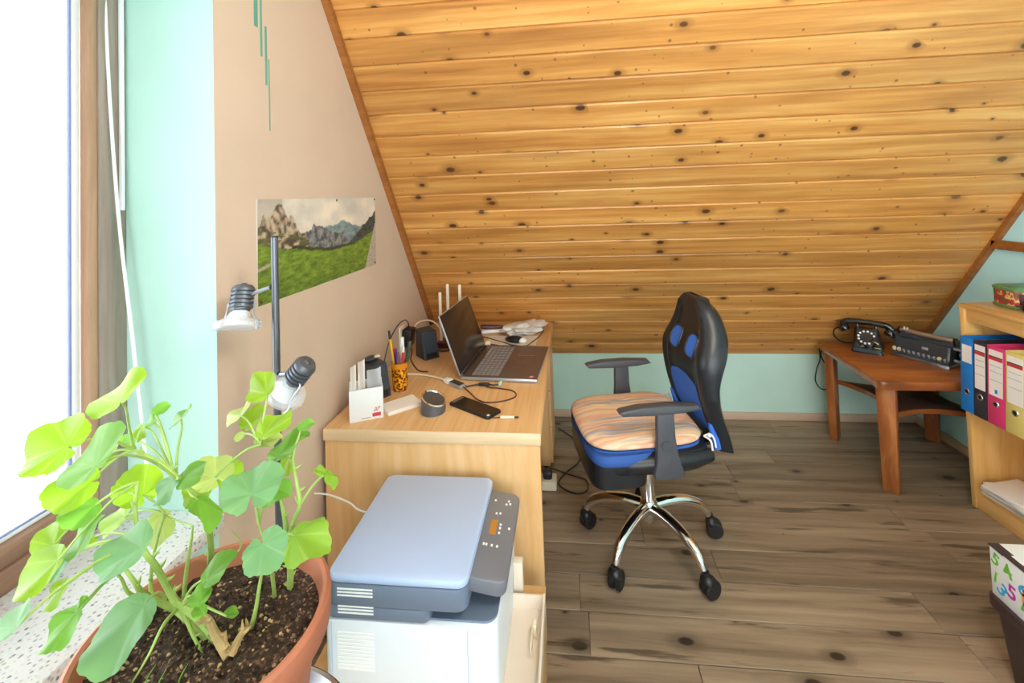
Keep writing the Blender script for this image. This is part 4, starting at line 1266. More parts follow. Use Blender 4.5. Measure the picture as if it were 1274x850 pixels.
# armrests
for s in (-1, 1):
    b = MB()
    prof_ = [(-0.135, 0.727), (-0.12, 0.742), (0.0, 0.752), (0.12, 0.752), (0.195, 0.742), (0.205, 0.735), (0.19, 0.722), (0.06, 0.716), (-0.06, 0.718)]
    b.prism(prof_, s*0.256-0.024, s*0.256+0.024, 1, 0.006); b.obj('armrest', M['arm'], ch)
    b = MB(); b.prism([(-0.018, 0.72), (0.052, 0.72), (0.054, 0.63), (0.060, 0.54), (0.073, 0.485), (0.066, 0.468), (-0.046, 0.468), (-0.050, 0.485), (-0.030, 0.55), (-0.020, 0.63)], s*0.265-0.016, s*0.265+0.016, 1, 0.006)
    b.obj('arm_post', M['arm'], ch)
    b = MB(); b.cyl((0.022, s*0.281, 0.60), (0.022, s*0.287, 0.60), 0.020, 0.017, 20); b.obj('bolt_cap', M['arm'], ch)
    b = MB(); b.box((0.01, s*0.205, 0.475), (0.07, 0.13, 0.014), 0.004); b.obj('arm_bracket', M['black'], ch)

# loose striped cushion
cs = thing('seat_cushion', 'padded cushion with faded orange and blue stripes tied on the chair', 'cushion', (0.315, 2.15, 0.5615), math.radians(192))
b = MB(); co = super_out(-0.195, 0.318, 0.236, 4.2, 56)
rg = []
for z, s in ((0.0, 0.80), (0.001, 0.93), (0.008, 0.985), (0.016, 1.0), (0.024, 0.985), (0.034, 0.93), (0.042, 0.82), (0.046, 0.62), (0.048, 0.36), (0.049, 0.12)):
    ring = []
    for i, (x, y_) in enumerate(co):
        q = 0.004*noise.noise(Vector((x*9, y_*9, z*20)))
        ring.append(((x-0.055)*s+0.055, y_*s, max(0, z+(q if z > 0.01 else 0))))
    rg.append(ring)
b.rings(rg); b.obj('cushion_pad', M['stripes'], cs, ang=70)
for s in (-1, 1):
    b = MB(); e0 = Vector((-0.178, s*0.195, 0.016))
    b.tube([e0, e0+Vector((-0.02, s*0.012, 0.012)), e0+Vector((-0.035, s*0.018, -0.005)), e0+Vector((-0.04, s*0.02, -0.04))], 0.004, 6)
    b.tube([e0, e0+Vector((-0.018, s*0.02, -0.01)), e0+Vector((-0.02, s*0.03, -0.045))], 0.004, 6)
    b.ball(e0+Vector((-0.018, s*0.012, 0.008)), 0.009, 10, 6)
    b.obj('tie', M['paper'], cs)

# ================================================================== COFFEE TABLE, TELEPHONE, OLD MACHINE
tb = thing('coffee_table', 'low reddish wooden table with cut corners and concave lower shelf by the knee wall', 'table', (1.91, 2.87, 0))
def rounded(poly, r, n=5):
    out = []
    m_ = len(poly)
    for i in range(m_):
        p, a, c = Vector(poly[i]), Vector(poly[i-1]), Vector(poly[(i+1) % m_])
        d0, d1 = (a-p).normalized(), (c-p).normalized()
        s, e = p+d0*r, p+d1*r
        for k in range(n+1):
            t = k/n
            out.append(tuple((1-t)**2*s+2*t*(1-t)*p+t*t*e))
    return out
top = rounded([(-0.352, -0.322), (0.342, -0.322), (0.342, 0.33), (-0.315, 0.33)], 0.035)
b = MB(); b.prism(top, 0.543, 0.587, 2, 0.005); b.obj('tabletop', M['cherry'], tb)
for sx, sy in ((-1, -1), (1, -1), (-1, 1), (1, 1)):
    x, y_ = sx*0.285+(0.0 if sy < 0 else 0.01), sy*0.262
    ang = math.atan2(sy, sx)
    b = MB(); t = bmesh.new(); bmesh.ops.create_cube(t, size=1)
    bmesh.ops.scale(t, vec=(0.05, 0.085, 0.543), verts=t.verts)
    for v in t.verts:
        if v.co.z < 0:
            v.co.y *= 0.80; v.co.x *= 0.9
    bmesh.ops.bevel(t, geom=t.edges[:], offset=0.007, segments=2, affect='EDGES', profile=0.5)
    bmesh.ops.rotate(t, matrix=Matrix.Rotation(ang, 3, 'Z'), verts=t.verts)
    bmesh.ops.translate(t, vec=(x, y_, 0.2715), verts=t.verts); b.merge(t)
    b.obj('leg', M['cherry_leg'], tb)
out = []
cs_ = [(-0.285, -0.262), (0.285, -0.262), (0.285, 0.262), (-0.285, 0.262)]
for i in range(4):
    a, c = Vector(cs_[i]), Vector(cs_[(i+1) % 4])
    nrm = Vector((-(c-a).y, (c-a).x)).normalized()
    for k in range(14):
        t = k/14
        out.append(tuple(a.lerp(c, t)+nrm*0.115*math.sin(PI*t)**0.8))
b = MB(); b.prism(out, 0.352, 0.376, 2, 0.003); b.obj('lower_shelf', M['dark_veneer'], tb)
b = MB()
for i in range(len(out)):
    p, q = out[i], out[(i+1) % len(out)]
    c = Vector((0, 0)); 
    p2, q2 = Vector(p)*1.012, Vector(q)*1.012
    b.face([b.v((p[0], p[1], 0.3515)), b.v((q[0], q[1], 0.3515)), b.v((q2.x, q2.y, 0.3515)), b.v((p2.x, p2.y, 0.3515))])
    b.face([b.v((p2.x, p2.y, 0.3515)), b.v((q2.x, q2.y, 0.3515)), b.v((q2.x, q2.y, 0.377)), b.v((p2.x, p2.y, 0.377))])
    b.face([b.v((p[0], p[1], 0.377)), b.v((q[0], q[1], 0.377)), b.v((q2.x, q2.y, 0.377)), b.v((p2.x, p2.y, 0.377))])
b.obj('shelf_edging', M['cherry'], tb)

tp = thing('telephone', 'old black rotary telephone with white dial ring on the reddish table', 'telephone', (1.800, 3.034, 0.588), math.radians(-34))
# body: wide foot, waisted sides, cradle on top (local front is -y)
b = MB(); rg = []
for z, hx, y0, y1 in ((0.0, 0.078, -0.085, 0.07), (0.030, 0.078, -0.085, 0.07), (0.036, 0.075, -0.080, 0.067), (0.05, 0.070, -0.066, 0.062), (0.075, 0.066, -0.052, 0.054), (0.10, 0.062, -0.040, 0.044), (0.125, 0.060, -0.032, 0.032), (0.132, 0.056, -0.026, 0.026)):
    rg.append([(x, y_, z) for x, y_ in rrect(-hx, y0, hx, y1, 0.018, 4)])
b.rings(rg); b.obj('body', M['bake'], tp)
DR = Matrix.Translation((0, -0.058, 0.088)) @ RX(math.radians(50))
def dial(name, mat, fn):
    b = MB(); fn(b)
    bmesh.ops.transform(b.bm, matrix=DR, verts=b.bm.verts)
    return b.obj(name, mat, tp)
dial('dial_base', M['bake'], lambda b: b.lathe([(0, -0.02), (0.052, -0.02), (0.052, 0.0), (0.049, 0.003), (0, 0.003)], seg=28))
def dots(b):
    for k in range(10):
        a = math.radians(20+k*30)
        b.lathe([(0, 0.0066), (0.006, 0.0066), (0.006, 0.003)], (0.039*math.cos(a), 0.039*math.sin(a), 0), 10)
dial('number_dots', M['white'], dots)
dial('finger_wheel', M['bake'], lambda b: b.lathe([(0.0, 0.009), (0.028, 0.009), (0.03, 0.004)], seg=24))
dial('finger_stop', M['chrome'], lambda b: b.box((0.045, -0.028, 0.008), (0.026, 0.006, 0.004), 0.001, RZ(-0.5)))
b = MB(); b.box((0.0, -0.0855, 0.018), (0.13, 0.002, 0.018)); b.obj('front_strip', M['machine'], tp)
b = MB(); b.box((-0.02, -0.072, 0.038), (0.02, 0.012, 0.006), 0.002); b.box((0.05, -0.068, 0.038), (0.03, 0.02, 0.006), 0.002); b.obj('number_plate', M['ivory'], tp)
for s in (-1, 1):
    b = MB(); b.box((s*0.045, 0.0, 0.140), (0.014, 0.04, 0.03), 0.005); b.obj('cradle_post', M['bake'], tp)
b = MB(); b.tube([(-0.122, -0.008, 0.142), (-0.098, -0.008, 0.162), (-0.05, -0.008, 0.168), (0.0, -0.008, 0.169), (0.05, -0.008, 0.168), (0.098, -0.008, 0.162), (0.122, -0.008, 0.142)], [0.018, 0.019, 0.017, 0.016, 0.017, 0.019, 0.018], 14, 4)
for s in (-1, 1):
    mm = Matrix.Rotation(s*math.radians(22), 3, 'Y')
    b.lathe([(0, -0.036), (0.026, -0.036), (0.030, -0.028), (0.026, -0.008), (0.012, 0.006), (0, 0.008)], (s*0.120, -0.008, 0.140), 18, mm)
b.obj('handset', M['bake'], tp)
b = MB(); b.tube([(-0.13, -0.008, 0.12), (-0.165, 0.0, 0.10), (-0.168, 0.02, 0.05), (-0.13, 0.05, 0.012), (-0.07, 0.06, 0.015)], 0.0045, 6); b.obj('handset_cord', M['bake'], tp)

mc = thing('adding_machine', 'antique black office machine with row of white keys and wire handle', 'machine', (1.952, 2.838, 0.588), math.radians(-61))
mc.scale = (1, 1, 1.22)
# local x along the front (left to right), local -y is the front
LM = 0.132
b = MB(); b.prism([(0.0, 0.0), (0.165, 0.0), (0.165, 0.075), (0.14, 0.105), (0.085, 0.118), (0.062, 0.108), (0.060, 0.090), (0.030, 0.088), (0.012, 0.034), (0.0, 0.028)], -LM, LM, 0, 0.003); b.obj('body', M['machine'], mc)
b = MB(); b.span((-LM-0.006, -0.010, 0), (LM+0.006, 0.17, 0.012), 0.003); b.obj('base_plate', M['steel'], mc)
b = MB(); b.cyl((-LM+0.005, 0.070, 0.112), (LM+0.002, 0.070, 0.112), 0.014, seg=16); b.obj('roller', M['steel'], mc)
for s in (-LM+0.002, LM):
    b = MB(); b.cyl((s, 0.070, 0.112), (s+0.012, 0.070, 0.112), 0.017, seg=16); b.obj('roller_knob', M['bake'], mc)
b = MB(); b.prism([(0.0305, 0.0855), (0.0275, 0.0855), (0.0125, 0.040), (0.0155, 0.040)], -LM+0.012, LM-0.012, 0); fpn = b.obj('front_panel', M['speaker'], mc)
b = MB(); b.box((0.02, 0.0200, 0.0625), (0.03, 0.003, 0.012), 0.001, RX(-0.31)); b.obj('emblem', M['silver'], mc)
for k in range(11):
    x = -LM+0.012+k*0.0238
    big = k in (0, 1, 9)
    b = MB(); b.lathe([(0, 0.016), (0.010 if big else 0.0055, 0.016), (0.009 if big else 0.005, 0.008), (0.004, 0.0), (0, 0)], (x, 0.004, 0.026), 10, Matrix.Rotation(math.radians(35), 3, 'X')); b.obj('key', M['ivory'] if big else M['silver'], mc)
for x in (-LM+0.035, -LM+0.05):
    b = MB(); b.box((x, 0.064, 0.126), (0.007, 0.006, 0.016), 0.001); b.obj('paper_finger', M['white'], mc)
b = MB(); b.tube([(LM, 0.06, 0.082), (LM+0.065, 0.06, 0.082), (LM+0.072, 0.06, 0.075), (LM+0.072, 0.06, 0.036), (LM+0.065, 0.06, 0.03), (LM, 0.06, 0.03)], 0.006, 8, 1); b.obj('wire_handle', M['silver'], mc)
b = MB(); b.ball((LM+0.02, 0.09, 0.05), (0.022, 0.03, 0.03), 12, 8); b.obj('side_knob', M['bake'], mc)
cable('hanging_cable', 'black telephone cable hanging in a loop behind the reddish table', [(1.62, 3.235, 0.53), (1.625, 3.24, 0.46), (1.60, 3.24, 0.39), (1.59, 3.24, 0.31), (1.64, 3.25, 0.255), (1.705, 3.25, 0.29), (1.70, 3.25, 0.37), (1.65, 3.245, 0.44), (1.63, 3.24, 0.49), (1.64, 3.235, 0.53)], 0.004, M['black'])

# ================================================================== BOOKSHELF
TH = math.radians(3.6)
bs = thing('bookshelf', 'pine bookshelf with binders against the pale blue wall', 'shelf', (1.934, 2.526, 0), TH)
SD, SLn, SH = 0.258, 0.90, 0.992
def bpart(name, mat, a, c, bev=0.002, par=bs):
    b = MB(); b.span(a, c, bev); return b.obj(name, mat, par)
sh_y = wood('shelf_pine_long', srgb('d09a52'), srgb('dfb068'), srgb('e8c080'), axis=1, rough=0.32, fine=18, long=1.0, knots=0.12, knotcol=srgb('9a5a28'), var=0.05, coat=0.25)
bpart('side_panel', M['shelf'], (0, -0.024, 0), (SD, 0, SH-0.019))
bpart('side_panel', M['shelf'], (0, -SLn, 0), (SD, -SLn+0.024, SH-0.019))
bpart('top_board', sh_y, (-0.004, -SLn-0.004, SH-0.0185), (SD, 0.004, SH))
bpart('top_fascia', sh_y, (0.012, -SLn+0.0245, SH-0.085), (0.030, -0.0245, SH-0.019))
bpart('shelf_board', sh_y, (0.002, -SLn+0.0245, 0.465), (SD-0.006, -0.0245, 0.485))
bpart('bottom_board', sh_y, (0.012, -SLn+0.0245, 0.075), (SD-0.006, -0.0245, 0.093))
bpart('base_rail', sh_y, (0.006, -SLn+0.0245, 0.0), (0.024, -0.0245, 0.0745))
bpart('back_panel', sh_y, (SD-0.0055, -SLn+0.0245, 0.03), (SD-0.001, -0.0245, SH-0.0195), 0.001)
def shelf_world(x, y, z):
    return (1.934+x*math.cos(TH)-y*math.sin(TH), 2.526+x*math.sin(TH)+y*math.cos(TH), z)
BI = [('bblue', 0.066, 'blue lever arch binder, first in the row, with short white label', 'blue'),
      ('bblack', 0.064, 'black lever arch binder between the blue and pink ones', 'black'),
      ('bpink', 0.080, 'pink lever arch binder with red-banded white label', 'pink'),
      ('byellow', 0.084, 'yellow lever arch binder next to the pink one', 'yellow'),
      ('bblack', 0.078, 'black lever arch binder after the yellow one, last in the row', 'black')]
yy = -0.030
for i, (mat, wd, lab, colr) in enumerate(BI):
    t = thing('binder', lab, 'binder', shelf_world(-0.048, yy-wd/2, 0.4855), TH, 'lever arch binders in the bookshelf')
    lean = 0.022
    H_ = 0.362
    S = Matrix(((1, 0, 0, 0), (0, 1, -lean/H_, 0), (0, 0, 1, 0), (0, 0, 0, 1)))
    def bp_(name, mm, a, c, bev, par):
        b = MB(); t2 = MB(); b.span(a, c, bev)
        bmesh.ops.transform(b.bm, matrix=S, verts=b.bm.verts)
        return b.obj(name, mm, par)
    w2_ = wd/2-0.001
    bp_('spine', M[mat], (0, -w2_, 0), (0.004, w2_, H_), 0.001, t)
    bp_('cover', M[mat], (0.0042, w2_-0.003, 0), (0.285, w2_, H_), 0.001, t)
    bp_('cover', M[mat], (0.0042, -w2_, 0), (0.285, -w2_+0.003, H_), 0.001, t)
    bp_('paper_block', M['bedge'], (0.03, -w2_+0.0035, 0.006), (0.275, w2_-0.0035, H_-0.03), 0.001, t)
    if colr == 'blue':
        lb = bp_('label', M['paper'], (-0.0008, -w2_*0.78, 0.24), (0, w2_*0.72, 0.325), 0, t)
    else:
        lb = bp_('label', M['paper'], (-0.0008, -w2_*0.80, 0.135), (0, w2_*0.80, 0.345), 0, t)
        bp_('label_band', M['red'] if colr != 'black' else M['red'], (-0.0014, -w2_*0.8, 0.298), (-0.0008, w2_*0.8, 0.312), 0, lb)
        bp_('label_band', M['bblack'], (-0.0014, -w2_*0.8, 0.3125), (-0.0008, w2_*0.8, 0.317), 0, lb)
        for zz in (0.272, 0.245, 0.205):
            bp_('label_line', M['label_grey'], (-0.0013, -w2_*0.7, zz), (-0.0008, w2_*0.7, zz+0.0016), 0, lb)
        if colr == 'pink':
            bp_('label_stamp', M['bblue'], (-0.0013, -w2_*0.2, 0.148), (-0.0008, w2_*0.1, 0.166), 0, lb)
    Rg = Matrix(((0, 0, 1), (1, 0, 0), (0, 1, 0)))
    b = MB(); b.lathe([(0.009, -0.001), (0.013, -0.002), (0.0145, 0.0), (0.013, 0.002), (0.009, 0.001)], (-0.0006, -0.096*lean/H_, 0.098), 18, Rg); b.obj('finger_ring', M['chrome'], t)
    b = MB(); b.lathe([(0.0, 0.0), (0.0095, 0.0)], (-0.0009, -0.096*lean/H_, 0.098), 16, Rg); b.obj('finger_hole', M['rubber'], t)
    yy -= wd+0.0015

# loose papers on the bottom board
for i, (x, y_, w_, l_, a, mm, lab) in enumerate((
        (0.122, -0.20, 0.23, 0.30, 0.06, 'paper', 'lowest white envelope of the pile on the bottom shelf board'),
        (0.112, -0.205, 0.23, 0.30, -0.08, 'bedge', 'grey-white paper second from the bottom of the shelf pile'),
        (0.106, -0.205, 0.22, 0.29, 0.11, 'paper', 'white sheet in the middle of the pile on the bottom shelf'),
        (0.098, -0.21, 0.22, 0.28, -0.15, 'paper', 'white sheet near the top of the pile on the bottom shelf'),
        (0.092, -0.205, 0.21, 0.26, 0.2, 'paper', 'topmost white folded paper on the pile in the bookshelf'))):
    z0 = 0.0935+i*0.0135
    c = shelf_world(x, y_, z0)
    b = MB()
    b.box((0, 0, 0.006), (w_, l_, 0.0115), 0.0015)
    o = b.obj('loose_paper', M[mm]); o.location = c; o.rotation_euler = (0, 0, TH+a)
    tag(o, lab, 'paper', 'papers on the bottom shelf board')

# tin box on top
tn = thing('tin_box', 'red and green ornamented tin box with lid on top of the bookshelf', 'tin', (2.158, 2.432, SH+0.0005), math.radians(-4))
b = MB(); b.box((0, 0, 0.006), (0.19, 0.128, 0.012), 0.003); b.obj('foot_rim', M['tin_green'], tn)
b = MB(); b.box((0, 0, 0.046), (0.182, 0.12, 0.070), 0.003); b.obj('body', M['tin'], tn)
b = MB(); rg = []
for z, s in ((0.080, 1.0), (0.088, 1.03), (0.093, 1.03), (0.099, 0.95), (0.104, 0.80), (0.105, 0.2)):
    rg.append([(x*s, y_*s, z) for x, y_ in rrect(-0.093, -0.062, 0.093, 0.062, 0.006, 3)])
b.rings(rg); b.obj('lid', M['tin_green'], tn)
b = MB(); b.box((0, -0.061, 0.046), (0.15, 0.002, 0.05), 0.0008); b.obj('front_ornament', M['maroon'], tn)
bk = thing('small_black_case', 'small black case lying in front of the tin box on the bookshelf', 'case', (2.13, 2.325, SH+0.0005), 0.1)
b = MB(); b.box((0, 0, 0.016), (0.15, 0.055, 0.032), 0.010, seg=3); b.obj('body', M['black'], bk)
b = MB(); b.box((0, 0, 0.018), (0.1505, 0.0555, 0.002)); b.obj('seam', M['speaker'], bk)

# dark plastic crate and number-printed box
cr = thing('storage_crate', 'dark brown lidded plastic storage crate on the floor under the number-printed box', 'crate', (1.565, 1.49, 0))
b = MB(); rg = []
for z, s in ((0.0, 0.86), (0.006, 0.88), (0.225, 0.975), (0.226, 0.97)):
    rg.append([(x*s, y_*s, z) for x, y_ in rrect(-0.24, -0.195, 0.24, 0.195, 0.02, 4)])
b.rings(rg); b.obj('body', M['box_dark'], cr)
b = MB(); b.prism(rrect(-0.247, -0.202, 0.247, 0.202, 0.022, 4), 0.222, 0.258, 2, 0.005); b.obj('lid', M['box_dark'], cr)
b = MB(); Rh = Matrix(((0, 0, 1), (1, 0, 0), (0, 1, 0)))
b.rings([[(-0.2305+dx_, -0.075+0.052*s*math.cos(2*PI*k/24), 0.158+0.030*s*math.sin(2*PI*k/24)) for k in range(24)] for s, dx_ in ((0.75, 0.002), (0.8, -0.002), (1.0, -0.004), (1.02, 0.004))], cap=False); b.obj('handle_rim', M['box_dark'], cr)
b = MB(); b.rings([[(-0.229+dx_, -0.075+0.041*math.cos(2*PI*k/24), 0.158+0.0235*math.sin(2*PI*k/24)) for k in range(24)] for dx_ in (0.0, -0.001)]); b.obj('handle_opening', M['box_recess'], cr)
nbx = thing('number_box', 'white cardboard box printed with colourful numbers on the dark crate', 'box', (1.545, 1.515, 0.2585))
NX, NY, NH = 0.215, 0.165, 0.155
b = MB(); b.span((-NX, -NY, 0), (NX, NY, NH-0.004), 0.002); b.obj('carton', M['white'], nbx)
b = MB(); b.span((-NX-0.002, -NY-0.002, NH-0.0035), (NX+0.002, NY+0.002, NH), 0.001); b.obj('lid_flap', M['white'], nbx)
b = MB(); b.span((-NX-0.0025, NY-0.05, NH-0.003), (-NX+0.03, NY+0.0025, NH+0.0008)); b.span((-NX-0.0025, -NY, NH+0.0002), (-NX+0.02, NY-0.05, NH+0.0007)); b.obj('dark_corner', M['box_dark'], nbx, smooth=False)
rd = random.Random(5)
def digit(ch, size, mat, loc, rot):
    cu_ = bpy.data.curves.new('digit', 'FONT'); cu_.body = ch; cu_.size = size; cu_.extrude = 0.0004; cu_.align_x = 'CENTER'; cu_.align_y = 'CENTER'
    cu_.offset = size*0.018; cu_.resolution_u = 4
    cu_.materials.append(mat)
    to_ = bpy.data.objects.new('digit_curve', cu_); COL.objects.link(to_)
    bpy.context.view_layer.update()
    me_ = bpy.data.meshes.new_from_object(to_.evaluated_get(bpy.context.evaluated_depsgraph_get()))
    bpy.data.objects.remove(to_)
    o = link('printed_digit', me_, nbx); o.location = loc; o.rotation_euler = rot
    return o
dm = [M['dgreen'], M['dorange'], M['dpurple'], M['dblue'], M['red']]
side = [('5', 0.055, 0, 0.145, 0.118, 0.3), ('1', 0.05, 0, 0.148, 0.06, 0.2), ('4', 0.06, 0, 0.105, 0.112, -0.3), ('5', 0.062, 2, 0.095, 0.055, 0.1), ('3', 0.06, 3, 0.128, 0.036, 0.6), ('6', 0.055, 3, 0.058, 0.095, 0.4),
        ('0', 0.115, 1, 0.035, 0.062, -0.1), ('4', 0.075, 0, 0.05, 0.042, -0.3), ('8', 0.085, 1, -0.01, 0.118, 0.1), ('2', 0.075, 0, -0.03, 0.045, 0.2), ('7', 0.07, 4, -0.06, 0.08, -0.2), ('9', 0.08, 2, -0.11, 0.1, 0.2), ('3', 0.08, 0, -0.12, 0.045, 0.0)]
for ch_, sz, ci, yv, zv, rr in side:
    digit(ch_, sz, dm[ci], (-NX-0.0004, yv, zv), (PI/2, rr, -PI/2))
for k in range(12):
    digit(rd.choice('0123456789'), rd.uniform(0.06, 0.09), dm[k % 5], (-NX+0.09+(k % 4)*0.1, NY-0.05-(k//4)*0.11, NH+0.0004), (0, 0, rd.uniform(-3, 3)))

# ================================================================== FLOOR LAMP
LX, LY = -0.80, 1.168
fl = thing('floor_lamp', 'dark grey pole lamp with two clear glass spotlights before the beige wall', 'lamp', (LX, LY, 0))
b = MB(); b.lathe([(0, 0), (0.125, 0), (0.125, 0.008), (0.10, 0.018), (0.02, 0.028), (0, 0.028)], seg=40); b.obj('base', M['pole'], fl)
b = MB(); b.cyl((0, 0, 0.02), (0, 0, 1.512), 0.0095, seg=20); b.obj('pole', M['pole'], fl)
b = MB(); b.lathe([(0.0095, 1.512), (0.0085, 1.516), (0, 1.516)], seg=20); b.obj('pole_cap', M['black'], fl)
def spot(pivot, head, axis, lab):
    """lamp head: finned socket, reflector bulb and clear glass disc; axis points where the light shines"""
    ax = Vector(axis).normalized()
    q = Vector((0, 0, 1)).rotation_difference(ax).to_matrix()
    h = Vector(head)
    q = q*1.12
    b = MB()
    prof_ = [(0, -0.034), (0.006, -0.034), (0.008, -0.030), (0.020, -0.028), (0.026, -0.020)]
    for k in range(5):
        z = -0.018+k*0.0095
        prof_ += [(0.0265, z), (0.0265, z+0.0045), (0.0225, z+0.006), (0.0225, z+0.0085)]
    prof_ += [(0.020, 0.032), (0, 0.032)]
    b.lathe(prof_, h, 24, q); hd = b.obj('lamp_head', M['lamp_grey'], fl)
    b = MB(); b.lathe([(0, 0.030), (0.016, 0.030), (0.018, 0.040), (0.030, 0.062), (0.034, 0.068), (0.030, 0.067), (0.015, 0.045), (0, 0.043)], h, 24, q); b.obj('bulb', M['reflector'], hd)
    b = MB(); b.lathe([(0.020, 0.034), (0.030, 0.050), (0.048, 0.056), (0.052, 0.060), (0.052, 0.070), (0.049, 0.074), (0.030, 0.075), (0.0, 0.075), (0.0, 0.0725), (0.046, 0.0705), (0.046, 0.061), (0.029, 0.054), (0.018, 0.036)], h, 32, q); b.obj('glass_shade', M['clear'], hd)
    for s in (0.6, 0.6+PI):
        ca, sa = math.cos(s), math.sin(s)
        b = MB(); b.tube([h+q @ Vector((0.024*ca, 0.024*sa, 0.012)), h+q @ Vector((0.036*ca, 0.036*sa, 0.012)), h+q @ Vector((0.040*ca, 0.040*sa, 0.045)), h+q @ Vector((0.0545*ca, 0.0545*sa, 0.060)), h+q @ Vector((0.051*ca, 0.051*sa, 0.078))], 0.0022, 6, 3); b.obj('wire_clip', M['silver'], hd)
    b = MB(); b.tube([Vector(pivot), Vector(pivot).lerp(h, 0.98)], [0.0055, 0.0055], 10, 1); b.obj('arm', M['silver'], fl)
    b = MB(); b.ball(pivot, 0.0075, 10, 8); b.obj('joint', M['black'], fl)
spot((-0.009, -0.002, 1.378), (-0.088, -0.012, 1.352), (0.10, -0.38, -1.0), '')
spot((0.009, -0.004, 1.142), (0.082, -0.02, 1.158), (-0.72, 0.05, -0.80), '')
b = MB(); b.tube([(0.0, 0.01, 0.1), (0.0, 0.03, 0.03), (0.05, 0.14, 0.005), (0.0, 0.30, 0.004)], 0.003, 6); b.obj('power_cord', M['black'], fl)

# ================================================================== POSTER
po = thing('poster', 'panorama poster of alpine peaks and green meadow pinned to the beige wall', 'poster', (XL+0.0018, 1.342, 1.282))
PWd, PH = 0.892, 0.338
def fbm(x, y, s=0.0):
    return noise.fractal(Vector((x, y, s)), 1.0, 2.0, 5)
def lerp3(a, c, t):
    t = max(0, min(1, t)); return tuple(a[i]+(c[i]-a[i])*t for i in range(3))
SK0, SK1, SK2 = srgb('f2e8d8'), srgb('ccc8c0'), srgb('8fb4c0')
def pic(u, v):
    # distant sky
    cl = 0.5+0.9*fbm(u*5+1, v*3.2, 2)
    c = lerp3(SK1, SK0, cl)
    c = lerp3(c, SK2, max(0, (v-0.93)*8)*(0.5 if 0.45 < u < 0.85 else 0.2))
    if u < 0.14: c = lerp3(c, srgb('a89c90'), 0.6)
    n_ = fbm(u*16, 0.3, 5)
    # blue far range
    far = 0.60+0.10*math.exp(-((u-0.62)/0.10)**2)+0.06*math.exp(-((u-0.48)/0.06)**2)+0.03*n_
    if u > 0.42 and v < far: c = lerp3(srgb('8ea4a8'), srgb('5f7884'), 0.5+fbm(u*22, v*18, 3)-2.0*(v-0.5))
    mid = 0.74-0.5*abs(u-0.385)*1.2+0.04*n_+0.05*math.exp(-((u-0.36)/0.012)**2)
    if 0.24 < u < 0.66 and v < mid-0.06: c = lerp3(srgb('4a4e50'), srgb('93969a'), 0.5+1.3*fbm(u*30, v*14, 8))
    peak = 0.97-abs(u-0.12)*(2.1 if u > 0.12 else 1.9)+0.09*fbm(u*22, 0.9, 4)-0.02
    if u < 0.42 and v < max(peak, 0.0): 
        c = lerp3(srgb('574c44'), srgb('c8b59c'), 0.5+1.5*fbm(u*26+v*6, v*9-u*8, 6))
        if v < 0.72-0.5*u and fbm(u*9, v*12, 9) > -0.05: c = lerp3(srgb('4c5038'), srgb('6e7048'), 0.5+fbm(u*40, v*40, 1))
    ridge = 0.40+(u-0.66)*1.15+0.035*fbm(u*30, 0.2, 7)
    if u > 0.66 and v < min(ridge, 0.80): c = lerp3(srgb('2c3430'), srgb('56605c'), 0.5+1.2*fbm(u*34, v*30, 2))
    base = 0.545-0.36*u if u < 0.5 else 0.365+(u-0.5)*(0.04 if u < 0.72 else 0.0)
    if u >= 0.72: base = 0.374+(u-0.72)*0.55
    if u < 0.12: base = 0.50+0.08*(0.12-u)/0.12
    base += 0.012*fbm(u*14, 0, 3)
    if v < base+0.035 and 0.2 < u < 0.72: c = lerp3(srgb('2f3a2c'), srgb('4c5440'), 0.5+fbm(u*60, v*60, 4))
    if v < base:
        g = 0.5+0.7*fbm(u*18, v*30, 1)+0.5*fbm(u*60, v*80, 2)
        c = lerp3(srgb('587028'), srgb('8aa840'), g)
        c = lerp3(c, srgb('3f5a24'), max(0, 0.35-v)*1.3*(1 if fbm(u*8, v*8, 12) > 0 else 0.3))
        tr_ = abs(v-(0.33+0.5*u)) if u < 0.12 else 9
        if tr_ < 0.016: c = srgb('b0aa94')
    edge = 0.86+(v-0.02)*0.22
    if v < 0.62 and u > edge: c = lerp3(srgb('a89a8a'), srgb('c8bcae'), 0.5+fbm(u*50, v*40, 5))
    return c
NXp, NYp = 210, 84
me = bpy.data.meshes.new('print')
vs, fs, cols = [], [], []
for j in range(NYp+1):
    for i in range(NXp+1):
        u, v = i/NXp, j/NYp
        vs.append((0.0004+0.003*max(0, (u-0.9)*(0.3-v))*3, u*PWd, v*PH)); cols.append(pic(u, v))
for j in range(NYp):
    for i in range(NXp):
        a = j*(NXp+1)+i
        fs.append((a, a+1, a+NXp+2, a+NXp+1))
me.from_pydata(vs, [], fs)
at = me.color_attributes.new('print', 'FLOAT_COLOR', 'POINT')
at.data.foreach_set('color', [x for c in cols for x in (c[0], c[1], c[2], 1.0)])
me.materials.append(M['poster'])
link('print', me, po)
b = MB(); b.span((-0.0012, 0.0005, 0.0005), (0.0002, PWd-0.0005, PH-0.0005)); b.obj('paper_back', M['paper'], po, smooth=False)
for py, pz in ((0.012, PH-0.008), (0.50, PH-0.008), (PWd-0.01, PH-0.008), (0.012, 0.01), (PWd-0.02, 0.012), (0.6, 0.008)):
    b = MB(); b.ball((0.003, py, pz), (0.003, 0.005, 0.005), 8, 6); b.obj('pin', M['pin'], po)

